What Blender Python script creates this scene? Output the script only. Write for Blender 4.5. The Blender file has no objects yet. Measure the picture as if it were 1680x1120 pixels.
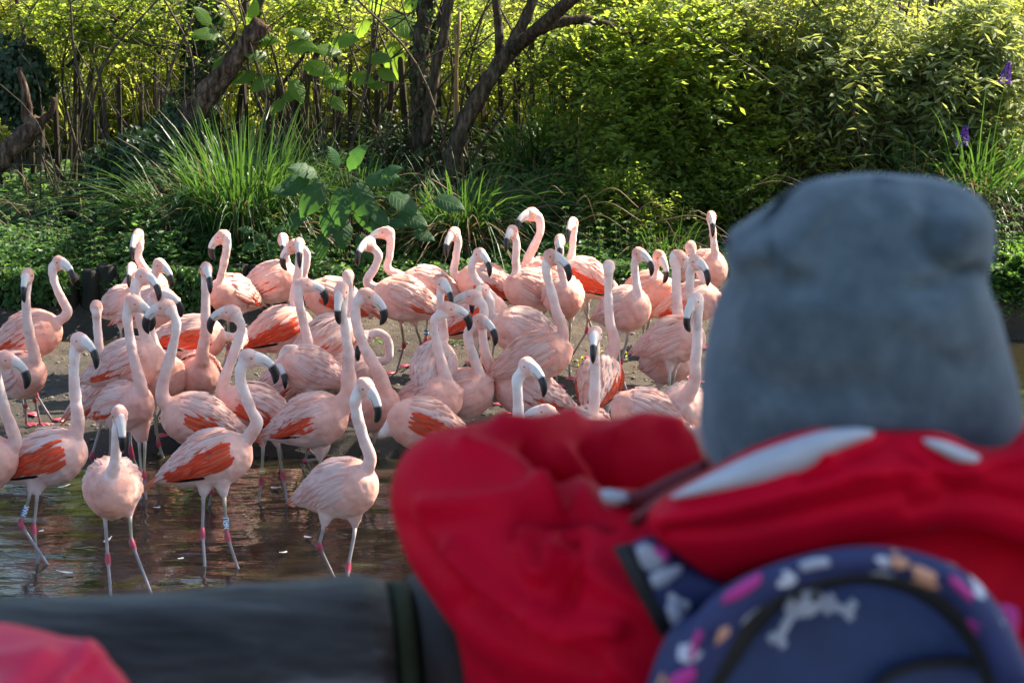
import bpy, math, random
import numpy as np
from mathutils import Vector, Matrix, Euler

# ------------------------------------------------------------------ camera, sky, sun
SC = bpy.context.scene
COL = SC.collection
FPX, CXP, CYP, CAMZ = 3267.0, 840.0, 560.0, 3.3
PITCH = math.atan(660.0 / FPX)
cam = bpy.data.cameras.new('camera')
cam.lens = 70.0
cam.sensor_width = 36.0
cam.clip_start = 0.05
cam.clip_end = 600
cam.dof.use_dof = True
cam.dof.focus_distance = 11.6
cam.dof.aperture_fstop = 8.0
camo = bpy.data.objects.new('camera', cam)
COL.objects.link(camo)
camo.location = (0, 0, CAMZ)
camo.rotation_euler = (math.pi / 2 - PITCH, 0, 0)
SC.camera = camo
SC.render.resolution_x, SC.render.resolution_y = 1024, 682

SUN_EL, SUN_AZ = math.radians(45), math.radians(58)      # azimuth from +Y towards +X
w = bpy.data.worlds.new('World')
SC.world = w
w.use_nodes = True
nt = w.node_tree
sky = nt.nodes.new('ShaderNodeTexSky')
sky.sky_type = 'NISHITA'
sky.sun_disc = False
sky.sun_elevation = SUN_EL
sky.sun_rotation = SUN_AZ
nt.links.new(sky.outputs[0], nt.nodes['Background'].inputs[0])
nt.nodes['Background'].inputs[1].default_value = 0.09
sl = bpy.data.lights.new('sun', 'SUN')
sl.energy = 5.0
sl.angle = math.radians(0.6)
sl.color = (1.0, 0.89, 0.72)
so = bpy.data.objects.new('sun', sl)
COL.objects.link(so)
sd = Vector((math.sin(SUN_AZ) * math.cos(SUN_EL), math.cos(SUN_AZ) * math.cos(SUN_EL), math.sin(SUN_EL)))
so.rotation_euler = sd.to_track_quat('Z', 'Y').to_euler()
SC.view_settings.view_transform = 'Standard'
SC.view_settings.look = 'None'
SC.view_settings.exposure = 1.85
SC.view_settings.gamma = 1.0
SC.view_settings.use_curve_mapping = False

# ------------------------------------------------------------------ helpers
FW = np.array([0, math.cos(PITCH), -math.sin(PITCH)])
UP = np.array([0, math.sin(PITCH), math.cos(PITCH)])
CAM = np.array([0, 0, CAMZ])


def ray(px, py):
    return FW + (px - CXP) / FPX * np.array([1.0, 0, 0]) - (py - CYP) / FPX * UP


def at_Y(px, py, Y):
    d = ray(px, py)
    return CAM + d * (Y / d[1])


def at_z(px, py, z):
    d = ray(px, py)
    return CAM + d * ((z - CAMZ) / d[2])


def proj(P):
    P = np.atleast_2d(P) - CAM
    z = P @ FW
    return np.stack([CXP + FPX * P[:, 0] / z, CYP - FPX * (P @ UP) / z], 1)


def unit(v):
    v = np.asarray(v, float)
    return v / (np.linalg.norm(v, axis=-1, keepdims=True) + 1e-12)


def mesh_np(name, V, F, smooth=True, col=None, mi=None):
    """V (n,3); F (m,3) or (m,4) int array."""
    V = np.asarray(V, np.float32)
    F = np.asarray(F, np.int32)
    me = bpy.data.meshes.new(name)
    k = F.shape[1]
    me.vertices.add(len(V))
    me.vertices.foreach_set('co', V.ravel())
    me.loops.add(F.size)
    me.loops.foreach_set('vertex_index', F.ravel())
    me.polygons.add(len(F))
    me.polygons.foreach_set('loop_start', np.arange(0, F.size, k, dtype=np.int32))
    me.polygons.foreach_set('loop_total', np.full(len(F), k, np.int32))
    me.polygons.foreach_set('use_smooth', np.full(len(F), smooth, bool))
    if mi is not None:
        me.polygons.foreach_set('material_index', np.asarray(mi, np.int32))
    me.update(calc_edges=True)
    if col is not None:
        setcol(me, col)
    return me


def setcol(me, col):
    a = me.color_attributes.new('tint', 'FLOAT_COLOR', 'POINT')
    c = np.ones((len(me.vertices), 4), np.float32)
    c[:, :3] = col
    a.data.foreach_set('color', c.ravel())


def link(name, me, mats=None, parent=None):
    o = bpy.data.objects.new(name, me)
    COL.objects.link(o)
    if mats is not None:
        for m in (mats if isinstance(mats, (list, tuple)) else [mats]):
            me.materials.append(m)
    if parent is not None:
        o.parent = parent
        o.matrix_parent_inverse = Matrix.Translation(-parent.location)
    return o


def thing(name, label, cat, loc=(0, 0, 0), group=None):
    o = bpy.data.objects.new(name, None)
    COL.objects.link(o)
    o.location = loc
    o.empty_display_size = 0.1
    return tag(o, label, cat, group)


def tag(o, label=None, cat=None, group=None, kind=None):
    if label: o['label'] = label
    if cat: o['category'] = cat
    if group: o['group'] = group
    if kind: o['kind'] = kind
    return o


class Geo:
    """collects vertex / quad+tri pieces into one mesh"""
    def __init__(s):
        s.V, s.F, s.C, s.M, s.n = [], [], [], [], 0

    def add(s, V, F, col=None, mi=0):
        V = np.asarray(V, float); F = np.asarray(F, int)
        if F.shape[1] == 4:
            F = np.concatenate([F[:, [0, 1, 2]], F[:, [0, 2, 3]]])
        s.V.append(V); s.F.append(F + s.n); s.n += len(V)
        c = np.zeros((len(V), 3)) if col is None else np.broadcast_to(np.asarray(col, float), (len(V), 3))
        s.C.append(c); s.M.append(np.full(len(F), mi))

    def mesh(s, name, smooth=True, color=False):
        return mesh_np(name, np.concatenate(s.V), np.concatenate(s.F), smooth,
                       np.concatenate(s.C) if color else None, np.concatenate(s.M))


def catmull(P, n=6):
    P = np.asarray(P, float)
    Q = np.vstack([2 * P[0] - P[1], P, 2 * P[-1] - P[-2]])
    out = []
    for i in range(1, len(Q) - 2):
        a, b, c, d = Q[i - 1], Q[i], Q[i + 1], Q[i + 2]
        for k in range(n):
            t = k / n
            out.append(0.5 * ((2 * b) + (c - a) * t + (2 * a - 5 * b + 4 * c - d) * t * t + (3 * b - a - 3 * c + d) * t ** 3))
    out.append(P[-1])
    return np.array(out)


def tube(P, R, n=8, cap=True, flat=1.0, side=None):
    """swept tube, returns V,F(quads); flat = size along the 'side' axis"""
    P = np.asarray(P, float); R = np.broadcast_to(np.asarray(R, float), (len(P),))
    T = unit(np.gradient(P, axis=0))
    s = np.array([0, 0, 1.0]) if side is None else np.asarray(side, float)
    if side is None and abs(T[0] @ s) > 0.9: s = np.array([1.0, 0, 0])
    V = []
    a = np.arange(n) * 2 * math.pi / n
    for i in range(len(P)):
        s = s - T[i] * (s @ T[i]); s = s / (np.linalg.norm(s) + 1e-9)
        b = np.cross(T[i], s)
        V.append(P[i] + R[i] * (np.cos(a)[:, None] * s * flat + np.sin(a)[:, None] * b))
    V = np.concatenate(V)
    i, j = np.meshgrid(np.arange(len(P) - 1), np.arange(n), indexing='ij')
    i = i.ravel(); j = j.ravel(); k = (j + 1) % n
    F = np.stack([i * n + j, i * n + k, (i + 1) * n + k, (i + 1) * n + j], 1)
    if cap:
        m = len(V); V = np.vstack([V, P[0], P[-1]]); L = (len(P) - 1) * n
        jj = np.arange(n); kk = (jj + 1) % n
        F = np.vstack([F, np.stack([kk, jj, np.full(n, m), np.full(n, m)], 1),
                       np.stack([L + jj, L + kk, np.full(n, m + 1), np.full(n, m + 1)], 1)])
    return V, F


def tri(F):
    F = np.asarray(F)
    T = np.concatenate([F[:, [0, 1, 2]], F[:, [0, 2, 3]]])
    ok = (T[:, 0] != T[:, 1]) & (T[:, 1] != T[:, 2]) & (T[:, 0] != T[:, 2])
    return T[ok]


def add_tube(g, P, R, n=8, col=None, mi=0, **k):
    V, F = tube(P, R, n, **k)
    g.add(V, tri(F), col, mi)


def ball(c, r, n=10, m=7):
    th = np.linspace(0.0, math.pi, m)
    V = []
    for t in th:
        a = np.arange(n) * 2 * math.pi / n
        V.append(np.stack([np.sin(t) * np.cos(a), np.sin(t) * np.sin(a), np.full(n, np.cos(t))], 1))
    V = np.concatenate(V) * np.asarray(r) + np.asarray(c)
    i, j = np.meshgrid(np.arange(m - 1), np.arange(n), indexing='ij')
    i = i.ravel(); j = j.ravel(); k = (j + 1) % n
    return V, np.stack([i * n + j, (i + 1) * n + j, (i + 1) * n + k, i * n + k], 1)


def remesh(V, F, voxel, smooth=4, fac=0.5):
    """union of closed shells -> one continuous smooth surface; returns V, F(quads)"""
    me = mesh_np('tmp', V, F, True)
    o = bpy.data.objects.new('tmp', me); COL.objects.link(o)
    m = o.modifiers.new('r', 'REMESH'); m.mode = 'VOXEL'; m.voxel_size = voxel
    if smooth:
        s = o.modifiers.new('s', 'SMOOTH'); s.factor = fac; s.iterations = smooth
    ev = o.evaluated_get(bpy.context.evaluated_depsgraph_get())
    e = ev.to_mesh()
    v = np.empty(len(e.vertices) * 3, np.float32); e.vertices.foreach_get('co', v)
    f = np.empty(len(e.polygons) * 4, np.int32); e.loops.foreach_get('vertex_index', f)
    v = v.reshape(-1, 3).astype(float); f = f.reshape(-1, 4).copy()
    ev.to_mesh_clear(); bpy.data.objects.remove(o); bpy.data.meshes.remove(me)
    return v, f


def normals(V, F):
    n = np.zeros_like(V)
    a = np.cross(V[F[:, 1]] - V[F[:, 0]], V[F[:, 2]] - V[F[:, 0]])
    for k in range(F.shape[1]):
        np.add.at(n, F[:, k], a)
    return unit(n)


# smooth value noise in numpy
_rs = np.random.RandomState(5)
_tab = _rs.rand(64, 64, 64)


def vnoise(P, sc=1.0):
    p = np.atleast_2d(P) * sc + 100.0
    i = np.floor(p).astype(int); f = p - i; f = f * f * (3 - 2 * f)
    r = 0
    for dx in (0, 1):
        for dy in (0, 1):
            for dz in (0, 1):
                wt = (f[:, 0] if dx else 1 - f[:, 0]) * (f[:, 1] if dy else 1 - f[:, 1]) * (f[:, 2] if dz else 1 - f[:, 2])
                r = r + wt * _tab[(i[:, 0] + dx) % 64, (i[:, 1] + dy) % 64, (i[:, 2] + dz) % 64]
    return r


# ------------------------------------------------------------------ materials
def newmat(name):
    m = bpy.data.materials.new(name); m.use_nodes = True
    nt = m.node_tree; b = nt.nodes['Principled BSDF']
    return m, nt, b


def N(nt, t, **k):
    n = nt.nodes.new(t)
    for a, v in k.items():
        if a.startswith('i_'):
            n.inputs[int(a[2:])].default_value = v
        else:
            setattr(n, a, v)
    return n


def ramp(nt, cols, src):
    r = nt.nodes.new('ShaderNodeValToRGB')
    el = r.color_ramp.elements
    while len(el) < len(cols): el.new(0.5)
    for e, (p, c) in zip(el, cols):
        e.position = p; e.color = (*c, 1)
    nt.links.new(src, r.inputs[0])
    return r


def noise(nt, scale, detail=4, rough=0.6, coord='Object', stretch=None):
    tc = nt.nodes.new('ShaderNodeTexCoord')
    n = nt.nodes.new('ShaderNodeTexNoise')
    n.inputs['Scale'].default_value = scale
    n.inputs['Detail'].default_value = detail
    n.inputs['Roughness'].default_value = rough
    if stretch:
        mp = nt.nodes.new('ShaderNodeMapping'); mp.inputs['Scale'].default_value = stretch
        nt.links.new(tc.outputs[coord], mp.inputs[0]); nt.links.new(mp.outputs[0], n.inputs[0])
    else:
        nt.links.new(tc.outputs[coord], n.inputs[0])
    return n


def bump(nt, b, h, strength=0.3, dist=0.01):
    bp = nt.nodes.new('ShaderNodeBump')
    bp.inputs['Strength'].default_value = strength
    bp.inputs['Distance'].default_value = dist
    nt.links.new(h, bp.inputs['Height']); nt.links.new(bp.outputs[0], b.inputs['Normal'])
    return bp


def simple(name, cols, scale=8, rough=0.7, bs=0.3, bd=0.01, spec=0.4, stretch=None, detail=5, coord='Object'):
    m, nt, b = newmat(name)
    n = noise(nt, scale, detail, 0.65, coord, stretch)
    r = ramp(nt, cols, n.outputs[0])
    nt.links.new(r.outputs[0], b.inputs['Base Color'])
    b.inputs['Roughness'].default_value = rough
    b.inputs['Specular IOR Level'].default_value = spec
    if bs: bump(nt, b, n.outputs[0], bs, bd)
    return m


def leafmat(name, cols, trans, tw=0.45, rough=0.45, big=0.35, vein=False):
    """each leaf has its own tone (random per island); big = slow variation over the plant"""
    m, nt, b = newmat(name)
    g = nt.nodes.new('ShaderNodeNewGeometry')
    n = noise(nt, 1.3, 3, 0.6)
    mx = N(nt, 'ShaderNodeMix', data_type='FLOAT')
    mx.inputs[0].default_value = big
    if vein:
        tc = nt.nodes.new('ShaderNodeTexCoord'); sx = nt.nodes.new('ShaderNodeSeparateXYZ'); nt.links.new(tc.outputs['Object'], sx.inputs[0])
        ab = N(nt, 'ShaderNodeMath', operation='ABSOLUTE'); nt.links.new(sx.outputs[1], ab.inputs[0])
        md = N(nt, 'ShaderNodeMath', operation='MULTIPLY_ADD'); nt.links.new(ab.outputs[0], md.inputs[0]); md.inputs[1].default_value = -.75; nt.links.new(sx.outputs[0], md.inputs[2])
        fr = N(nt, 'ShaderNodeMath', operation='PINGPONG'); nt.links.new(md.outputs[0], fr.inputs[0]); fr.inputs[1].default_value = .062
        m1 = N(nt, 'ShaderNodeMapRange'); m1.inputs[1].default_value = 0.002; m1.inputs[2].default_value = .014; m1.inputs[3].default_value = .85; m1.inputs[4].default_value = .32; nt.links.new(fr.outputs[0], m1.inputs[0])
        m2 = N(nt, 'ShaderNodeMapRange'); m2.inputs[1].default_value = 0.006; m2.inputs[2].default_value = .02; m2.inputs[3].default_value = 1; m2.inputs[4].default_value = 0; nt.links.new(ab.outputs[0], m2.inputs[0])
        mxx = N(nt, 'ShaderNodeMath', operation='MAXIMUM'); nt.links.new(m1.outputs[0], mxx.inputs[0]); nt.links.new(m2.outputs[0], mxx.inputs[1])
        nt.links.new(mxx.outputs[0], mx.inputs[2]); bump(nt, b, mxx.outputs[0], .5, .01)
    else:
        nt.links.new(g.outputs['Random Per Island'], mx.inputs[2])
    nt.links.new(n.outputs[0], mx.inputs[3])
    r = ramp(nt, cols, mx.outputs[0])
    nt.links.new(r.outputs[0], b.inputs['Base Color'])
    b.inputs['Roughness'].default_value = rough
    b.inputs['Specular IOR Level'].default_value = 0.3
    t = nt.nodes.new('ShaderNodeBsdfTranslucent')
    hs = N(nt, 'ShaderNodeMix', data_type='RGBA', blend_type='MIX')
    hs.inputs[0].default_value = 0.6
    nt.links.new(r.outputs[0], hs.inputs[6]); hs.inputs[7].default_value = (*trans, 1)
    nt.links.new(hs.outputs[2], t.inputs[0])
    ms = nt.nodes.new('ShaderNodeMixShader'); ms.inputs[0].default_value = tw
    nt.links.new(b.outputs[0], ms.inputs[1]); nt.links.new(t.outputs[0], ms.inputs[2])
    nt.links.new(ms.outputs[0], nt.nodes['Material Output'].inputs[0])
    return m


M = {}
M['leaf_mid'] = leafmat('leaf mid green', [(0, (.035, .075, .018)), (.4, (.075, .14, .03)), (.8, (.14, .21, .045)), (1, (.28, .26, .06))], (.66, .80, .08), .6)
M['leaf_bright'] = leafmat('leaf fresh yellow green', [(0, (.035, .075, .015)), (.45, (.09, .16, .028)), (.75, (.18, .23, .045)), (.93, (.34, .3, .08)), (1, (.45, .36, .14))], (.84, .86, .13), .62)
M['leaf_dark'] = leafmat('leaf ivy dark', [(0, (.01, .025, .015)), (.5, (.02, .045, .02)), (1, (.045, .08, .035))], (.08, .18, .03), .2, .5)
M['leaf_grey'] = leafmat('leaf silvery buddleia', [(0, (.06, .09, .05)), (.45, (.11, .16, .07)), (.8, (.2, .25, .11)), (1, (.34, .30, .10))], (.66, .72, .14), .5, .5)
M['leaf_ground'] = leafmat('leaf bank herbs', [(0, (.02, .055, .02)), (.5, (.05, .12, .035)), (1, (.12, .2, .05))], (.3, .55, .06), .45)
M['blade'] = leafmat('sedge blade', [(0, (.010, .03, .012)), (.5, (.028, .075, .022)), (.85, (.06, .125, .03)), (1, (.2, .18, .07))], (.24, .5, .05), .27, .42)
M['dry'] = leafmat('dry blade', [(0, (.12, .08, .04)), (.5, (.22, .15, .08)), (1, (.34, .25, .14))], (.4, .28, .1), .25, .6)
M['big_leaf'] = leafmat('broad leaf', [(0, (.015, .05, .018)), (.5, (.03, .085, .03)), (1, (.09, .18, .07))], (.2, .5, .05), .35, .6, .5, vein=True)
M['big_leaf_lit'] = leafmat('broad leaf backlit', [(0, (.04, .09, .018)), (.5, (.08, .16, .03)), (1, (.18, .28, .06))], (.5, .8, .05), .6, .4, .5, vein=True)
M['bark'] = simple('bark grey brown', [(.32, (.016, .012, .009)), (.5, (.06, .046, .033)), (.7, (.16, .13, .095))], 22, .95, 1.0, .06, .1, (1, 1, .25))
M['bark_moss'] = simple('bark mossy', [(.3, (.03, .026, .015)), (.55, (.07, .065, .03)), (.8, (.12, .13, .04))], 12, .9, 1.0, .03, .2, (1, 1, .3))
M['bark_red'] = simple('bark red brown', [(.32, (.02, .013, .01)), (.5, (.085, .055, .04)), (.68, (.24, .17, .125))], 22, .95, 1.0, .06, .1, (1, 1, .22))
M['twig'] = simple('twig', [(.3, (.025, .018, .012)), (.7, (.09, .068, .042))], 10, .85, 0)
M['cane'] = simple('cane', [(.3, (.14, .09, .03)), (.7, (.26, .17, .07))], 10, .6, 0)
M['picket'] = simple('weathered chestnut paling', [(.25, (.018, .014, .01)), (.55, (.05, .04, .028)), (.8, (.10, .08, .055))], 18, .9, .7, .01, .2, (1, 1, .12))
M['log'] = simple('dark edging log', [(.3, (.008, .008, .006)), (.6, (.02, .019, .012)), (.85, (.035, .042, .018))], 14, .85, .8, .02, .3, (1, 1, .2))
M['wire'] = simple('wire', [(.3, (.06, .06, .06)), (.7, (.12, .11, .1))], 10, .5, 0)
M['soil'] = simple('leaf litter', [(.3, (.012, .011, .007)), (.5, (.03, .026, .016)), (.75, (.05, .055, .02))], 9, .95, .8, .05, .2)
# ------------------------------------------------------------------ ground, mud, water
def sstep(a, b, x):
    t = np.clip((x - a) / (b - a), 0, 1); return t * t * (3 - 2 * t)


def shore(x):                       # front shoreline of the mud island
    return 12.2 + 0.35 * sstep(-2.6, -1.9, x) - .45 * sstep(-2.2, -3.4, x) + .15 * np.sin(x * 1.7) + .22 * (vnoise(np.stack([np.ravel(x), 0 * np.ravel(x), 0 * np.ravel(x) + 2], 1), 3.1).reshape(np.shape(x)) - .5)


def ground(x, y):
    x = np.asarray(x, float); y = np.asarray(y, float)
    n = vnoise(np.stack([x.ravel(), y.ravel(), 0 * x.ravel()], 1), 1.1).reshape(x.shape) - .5
    n2 = vnoise(np.stack([x.ravel(), y.ravel(), 0 * x.ravel() + 7], 1), 5).reshape(x.shape) - .5
    near = 2.15 * (1 - sstep(2.3, 4.6, y)) - .30
    lip = shore(x)
    lw = .22 + .6 * sstep(-2.1, -3.0, x)                     # steep lip, gentle beach on the left
    bankY = 16.95 - .5 * sstep(-1.6, -.6, x) - .1 * sstep(3, 4, x)
    rise = sstep(bankY - .05, bankY + .25, y)
    land = np.maximum(1 - sstep(3.0, 3.7, x), rise)
    mud = (.43 + .10 * n) * sstep(lip - lw * .5, lip + lw, y) + .12 * sstep(14, 17.5, y)
    chan = np.exp(-((y - 16.15) / .42) ** 2) * (1 - sstep(-2.4, -1.7, x))
    mud = mud * land - chan * .36 * (1 - rise)
    bank = rise * .06 + .14 * np.maximum(0, y - bankY) + .24 * np.maximum(0, y - 23.5)
    g = near + mud + bank + n2 * .03 * (y > 11) + (vnoise(np.stack([x.ravel(), y.ravel(), 0 * x.ravel() + 3], 1), 14).reshape(x.shape) - .5) * .035 * (y > 11) + n * .12 * sstep(17, 19, y)
    return g


def gz(x, y):
    return float(ground(np.array([x]), np.array([y]))[0])


xs = np.concatenate([np.linspace(-60, -7, 24), np.linspace(-6.8, 6.8, 200), np.linspace(7, 60, 24)])
ys = np.concatenate([np.linspace(-25, 5, 34), np.linspace(5.4, 11, 12), np.linspace(11.05, 18, 180), np.linspace(18.2, 30, 50), np.linspace(31, 110, 40)])
X, Y = np.meshgrid(xs, ys)
Z = ground(X, Y)
Z = np.minimum(Z, 9 + 0 * Z)
V = np.stack([X.ravel(), Y.ravel(), Z.ravel()], 1)
nx, ny = len(xs), len(ys)
i, j = np.meshgrid(np.arange(ny - 1), np.arange(nx - 1), indexing='ij'); i = i.ravel(); j = j.ravel()
F = np.stack([i * nx + j, i * nx + j + 1, (i + 1) * nx + j + 1, (i + 1) * nx + j], 1)

m, nt, b = newmat('ground mud and bank soil')
n1 = noise(nt, 2.2, 6, .65); n2 = noise(nt, 38, 5, .75); n3 = noise(nt, 130, 3, .7)
r1 = ramp(nt, [(.3, (.03, .021, .013)), (.5, (.075, .053, .034)), (.72, (.15, .112, .074))], n1.outputs[0])
r2 = ramp(nt, [(.3, (.35, .35, .35)), (.5, (.95, .95, .95)), (.72, (1.5, 1.45, 1.35))], n2.outputs[0])
mm = N(nt, 'ShaderNodeMix', data_type='RGBA', blend_type='MULTIPLY'); mm.inputs[0].default_value = 1
nt.links.new(r1.outputs[0], mm.inputs[6]); nt.links.new(r2.outputs[0], mm.inputs[7])
gg = nt.nodes.new('ShaderNodeNewGeometry'); sp = nt.nodes.new('ShaderNodeSeparateXYZ'); nt.links.new(gg.outputs['Position'], sp.inputs[0])
# wet band just above the water line (a stain of the mud itself)
wet = ramp(nt, [(0, (1, 1, 1)), (.45, (.9, .9, .9)), (1, (0, 0, 0))], sp.outputs[2])
mr = N(nt, 'ShaderNodeMapRange'); mr.inputs[1].default_value = -.02; mr.inputs[2].default_value = .17
nt.links.new(sp.outputs[2], mr.inputs[0]); nt.links.new(mr.outputs[0], wet.inputs[0])
dk = N(nt, 'ShaderNodeMix', data_type='RGBA', blend_type='MIX'); dk.inputs[7].default_value = (.028, .022, .016, 1)
nt.links.new(wet.outputs[0], dk.inputs[0]); nt.links.new(mm.outputs[2], dk.inputs[6])
# behind the bank the soil is dark leaf litter
mr2 = N(nt, 'ShaderNodeMapRange'); mr2.inputs[1].default_value = 16.6; mr2.inputs[2].default_value = 17.3
nt.links.new(sp.outputs[1], mr2.inputs[0])
dk2 = N(nt, 'ShaderNodeMix', data_type='RGBA', blend_type='MIX'); dk2.inputs[7].default_value = (.02, .022, .01, 1)
nt.links.new(mr2.outputs[0], dk2.inputs[0]); nt.links.new(dk.outputs[2], dk2.inputs[6])
nt.links.new(dk2.outputs[2], b.inputs['Base Color'])
rr = N(nt, 'ShaderNodeMapRange'); rr.inputs[3].default_value = .85; rr.inputs[4].default_value = .35
nt.links.new(wet.outputs[0], rr.inputs[0]); nt.links.new(rr.outputs[0], b.inputs['Roughness'])
ad = N(nt, 'ShaderNodeMath', operation='ADD'); nt.links.new(n2.outputs[0], ad.inputs[0]); nt.links.new(n3.outputs[0], ad.inputs[1])
bump(nt, b, ad.outputs[0], .9, .03)
tag(link('ground', mesh_np('ground', V, F), m), kind='structure')

# water sheet with real ripples
xs = np.linspace(-9, 9, 300); ys = np.concatenate([np.linspace(4, 8.5, 40), np.linspace(8.52, 12.8, 300), np.linspace(12.83, 17.3, 90)])
X, Y = np.meshgrid(xs, ys)
p = np.stack([X.ravel() * 1.0, Y.ravel() * 2.6, 0 * X.ravel()], 1)
Zw = (vnoise(p, 2.3) - .5) * .014 + (vnoise(p + 9, 5.0) - .5) * .005
V = np.stack([X.ravel(), Y.ravel(), Zw], 1)
nx, ny = len(xs), len(ys)
i, j = np.meshgrid(np.arange(ny - 1), np.arange(nx - 1), indexing='ij'); i = i.ravel(); j = j.ravel()
F = np.stack([i * nx + j, i * nx + j + 1, (i + 1) * nx + j + 1, (i + 1) * nx + j], 1)
m, nt, b = newmat('pond water')
b.inputs['Base Color'].default_value = (.022, .019, .010, 1)
b.inputs['Roughness'].default_value = .03
b.inputs['IOR'].default_value = 1.5
b.inputs['Specular IOR Level'].default_value = 1.0
n1 = noise(nt, 9, 3, .5, stretch=(1, 2.4, 1))
bump(nt, b, n1.outputs[0], .3, .01)
tag(link('water', mesh_np('water', V, F), m), kind='structure')

# viewing path on the near bank
g = Geo()
xs = np.linspace(-4, 4, 30); ys = np.linspace(-3, 1.95, 20)
X, Y = np.meshgrid(xs, ys)
V = np.stack([X.ravel(), Y.ravel(), 1.856 + .0 * X.ravel()], 1)
V = np.vstack([V, V - [0, 0, .05]])
nx, ny = len(xs), len(ys)
i, j = np.meshgrid(np.arange(ny - 1), np.arange(nx - 1), indexing='ij'); i = i.ravel(); j = j.ravel()
F = np.stack([i * nx + j, i * nx + j + 1, (i + 1) * nx + j + 1, (i + 1) * nx + j], 1)
tag(link('path', mesh_np('path', V[:nx * ny], F), simple('path gravel', [(.3, (.1, .09, .08)), (.7, (.25, .23, .2))], 60, .9, .6)), kind='structure')

# ------------------------------------------------------------------ vegetation builders
def leaves(P, D, Nn, L, W, curl=.12, fold=.18):
    n = len(P); D = unit(D); S = unit(np.cross(D, Nn)); Nn = np.cross(S, D)
    L = np.broadcast_to(L, (n,))[:, None]; W = np.broadcast_to(W, (n,))[:, None]
    v = np.stack([P, P + D * L * .5 - Nn * W * fold, P + D * L * .42 + S * W * .5, P + D * L * .42 - S * W * .5,
                  P + D * L - Nn * L * curl], 1).reshape(-1, 3)
    base = (np.arange(n) * 5)[:, None]
    F = np.concatenate([base + k for k in ([0, 1, 2], [0, 3, 1], [1, 4, 2], [1, 3, 4])])
    return v, F


def rnd_dir(r, n):
    return unit(r.normal(size=(n, 3)))


def foliage(r, lobes, ntw, per, tl, L, W, droop=.35, up=.4, spread=.9, flatn=1.0):
    """lobes: list (center, radii). Twigs start in lobes; leaves alternate along them."""
    C = np.array([l[0] for l in lobes], float); R = np.array([l[1] for l in lobes], float)
    k = r.choice(len(lobes), ntw, p=(np.prod(R, 1) ** .7) / np.sum(np.prod(R, 1) ** .7))
    d = rnd_dir(r, ntw)
    st = C[k] + d * R[k] * (r.rand(ntw, 1) ** .45)
    td = unit(d * .8 + rnd_dir(r, ntw) * .7 + [0, 0, up])
    ln = tl * (.6 + .8 * r.rand(ntw))
    t = (np.arange(per) + .5) / per
    P = st[:, None] + td[:, None] * (t[None, :, None] * ln[:, None, None])
    P[..., 2] -= droop * ln[:, None] * t[None] ** 2
    tan = td[:, None] - np.array([0, 0, 1.0]) * (2 * droop * t)[None, :, None]
    tan = unit(tan)
    side = unit(np.cross(tan, [0, 0, 1.0]) + 1e-3)
    alt = np.where(np.arange(per) % 2 == 0, 1, -1)[None, :, None]
    D = unit(tan * .6 + side * alt * spread + r.normal(size=P.shape) * .3)
    Nn = unit(np.array([0, 0, flatn]) + r.normal(size=P.shape) * .5)
    s = (.65 + .6 * r.rand(ntw, per)) * (1.1 - .35 * t[None])
    V, F = leaves(P.reshape(-1, 3), D.reshape(-1, 3), Nn.reshape(-1, 3), (L * s).ravel(), (W * s).ravel())
    # twig prisms
    e = st + td * ln[:, None]; e[:, 2] -= droop * ln
    mid = st + td * ln[:, None] * .5; mid[:, 2] -= droop * ln * .25
    off = np.array([[1, 0, -.5], [-1, 0, -.5], [0, 0, 1]]) * .0028
    TV = np.stack([st[:, None] + off, mid[:, None] + off * .8, e[:, None] + off * .3], 1).reshape(-1, 3)
    b0 = (np.arange(ntw) * 9)[:, None]
    TF = []
    for rr in (0, 3):
        for q in range(3):
            q2 = (q + 1) % 3
            TF.append(b0 + [rr + q, rr + q2, rr + 3 + q2]); TF.append(b0 + [rr + q, rr + 3 + q2, rr + 3 + q])
    return V, F, TV, np.concatenate(TF)


def lobes_in(r, c, R, n, lr=.45):
    out = []
    for _ in range(n):
        d = rnd_dir(r, 1)[0] * (r.rand() ** .4)
        q = np.array(c) + d * np.array(R) * .75
        q[2] = max(q[2], gz(q[0], q[1]) + .05)
        out.append((q, np.array(R) * lr * (.7 + .6 * r.rand())))
    return out


def shrub(name, label, c, R, seed, ntw=900, per=10, tl=.3, L=.06, W=.03, mat='leaf_mid', nl=9, stems=6, droop=.35, up=.4,
          group=None, cat='shrub', lr=.45, stemr=.018, base=None):
    r = np.random.RandomState(seed)
    c = np.array(c, float)
    lb = lobes_in(r, c, R, nl, lr)
    V, F, TV, TF = foliage(r, lb, ntw, per, tl, L, W, droop, up)
    bx, by = (c[0], c[1]) if base is None else base
    gz0 = gz(bx, by)
    t = thing(name, label, cat, (bx, by, gz0), group)
    link('foliage', mesh_np('foliage', V, F, False), M[mat], t)
    g = Geo()
    g.add(TV, TF)
    for k in range(stems):
        q = lb[k % len(lb)][0]
        b0 = np.array([bx + r.normal() * .08, by + r.normal() * .08, gz0 - .1])
        mid = (b0 + q) / 2 + r.normal(size=3) * .12 + [0, 0, .1]
        P = catmull([b0, mid, q], 5)
        add_tube(g, P, np.linspace(stemr, stemr * .35, len(P)), 5)
    Vb, Fb = ball((bx, by, gz0 - .06), (.26, .26, .09), 10, 6); g.add(Vb, tri(Fb))
    link('stems', g.mesh('stems'), M['twig'], t)
    return t


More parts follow.
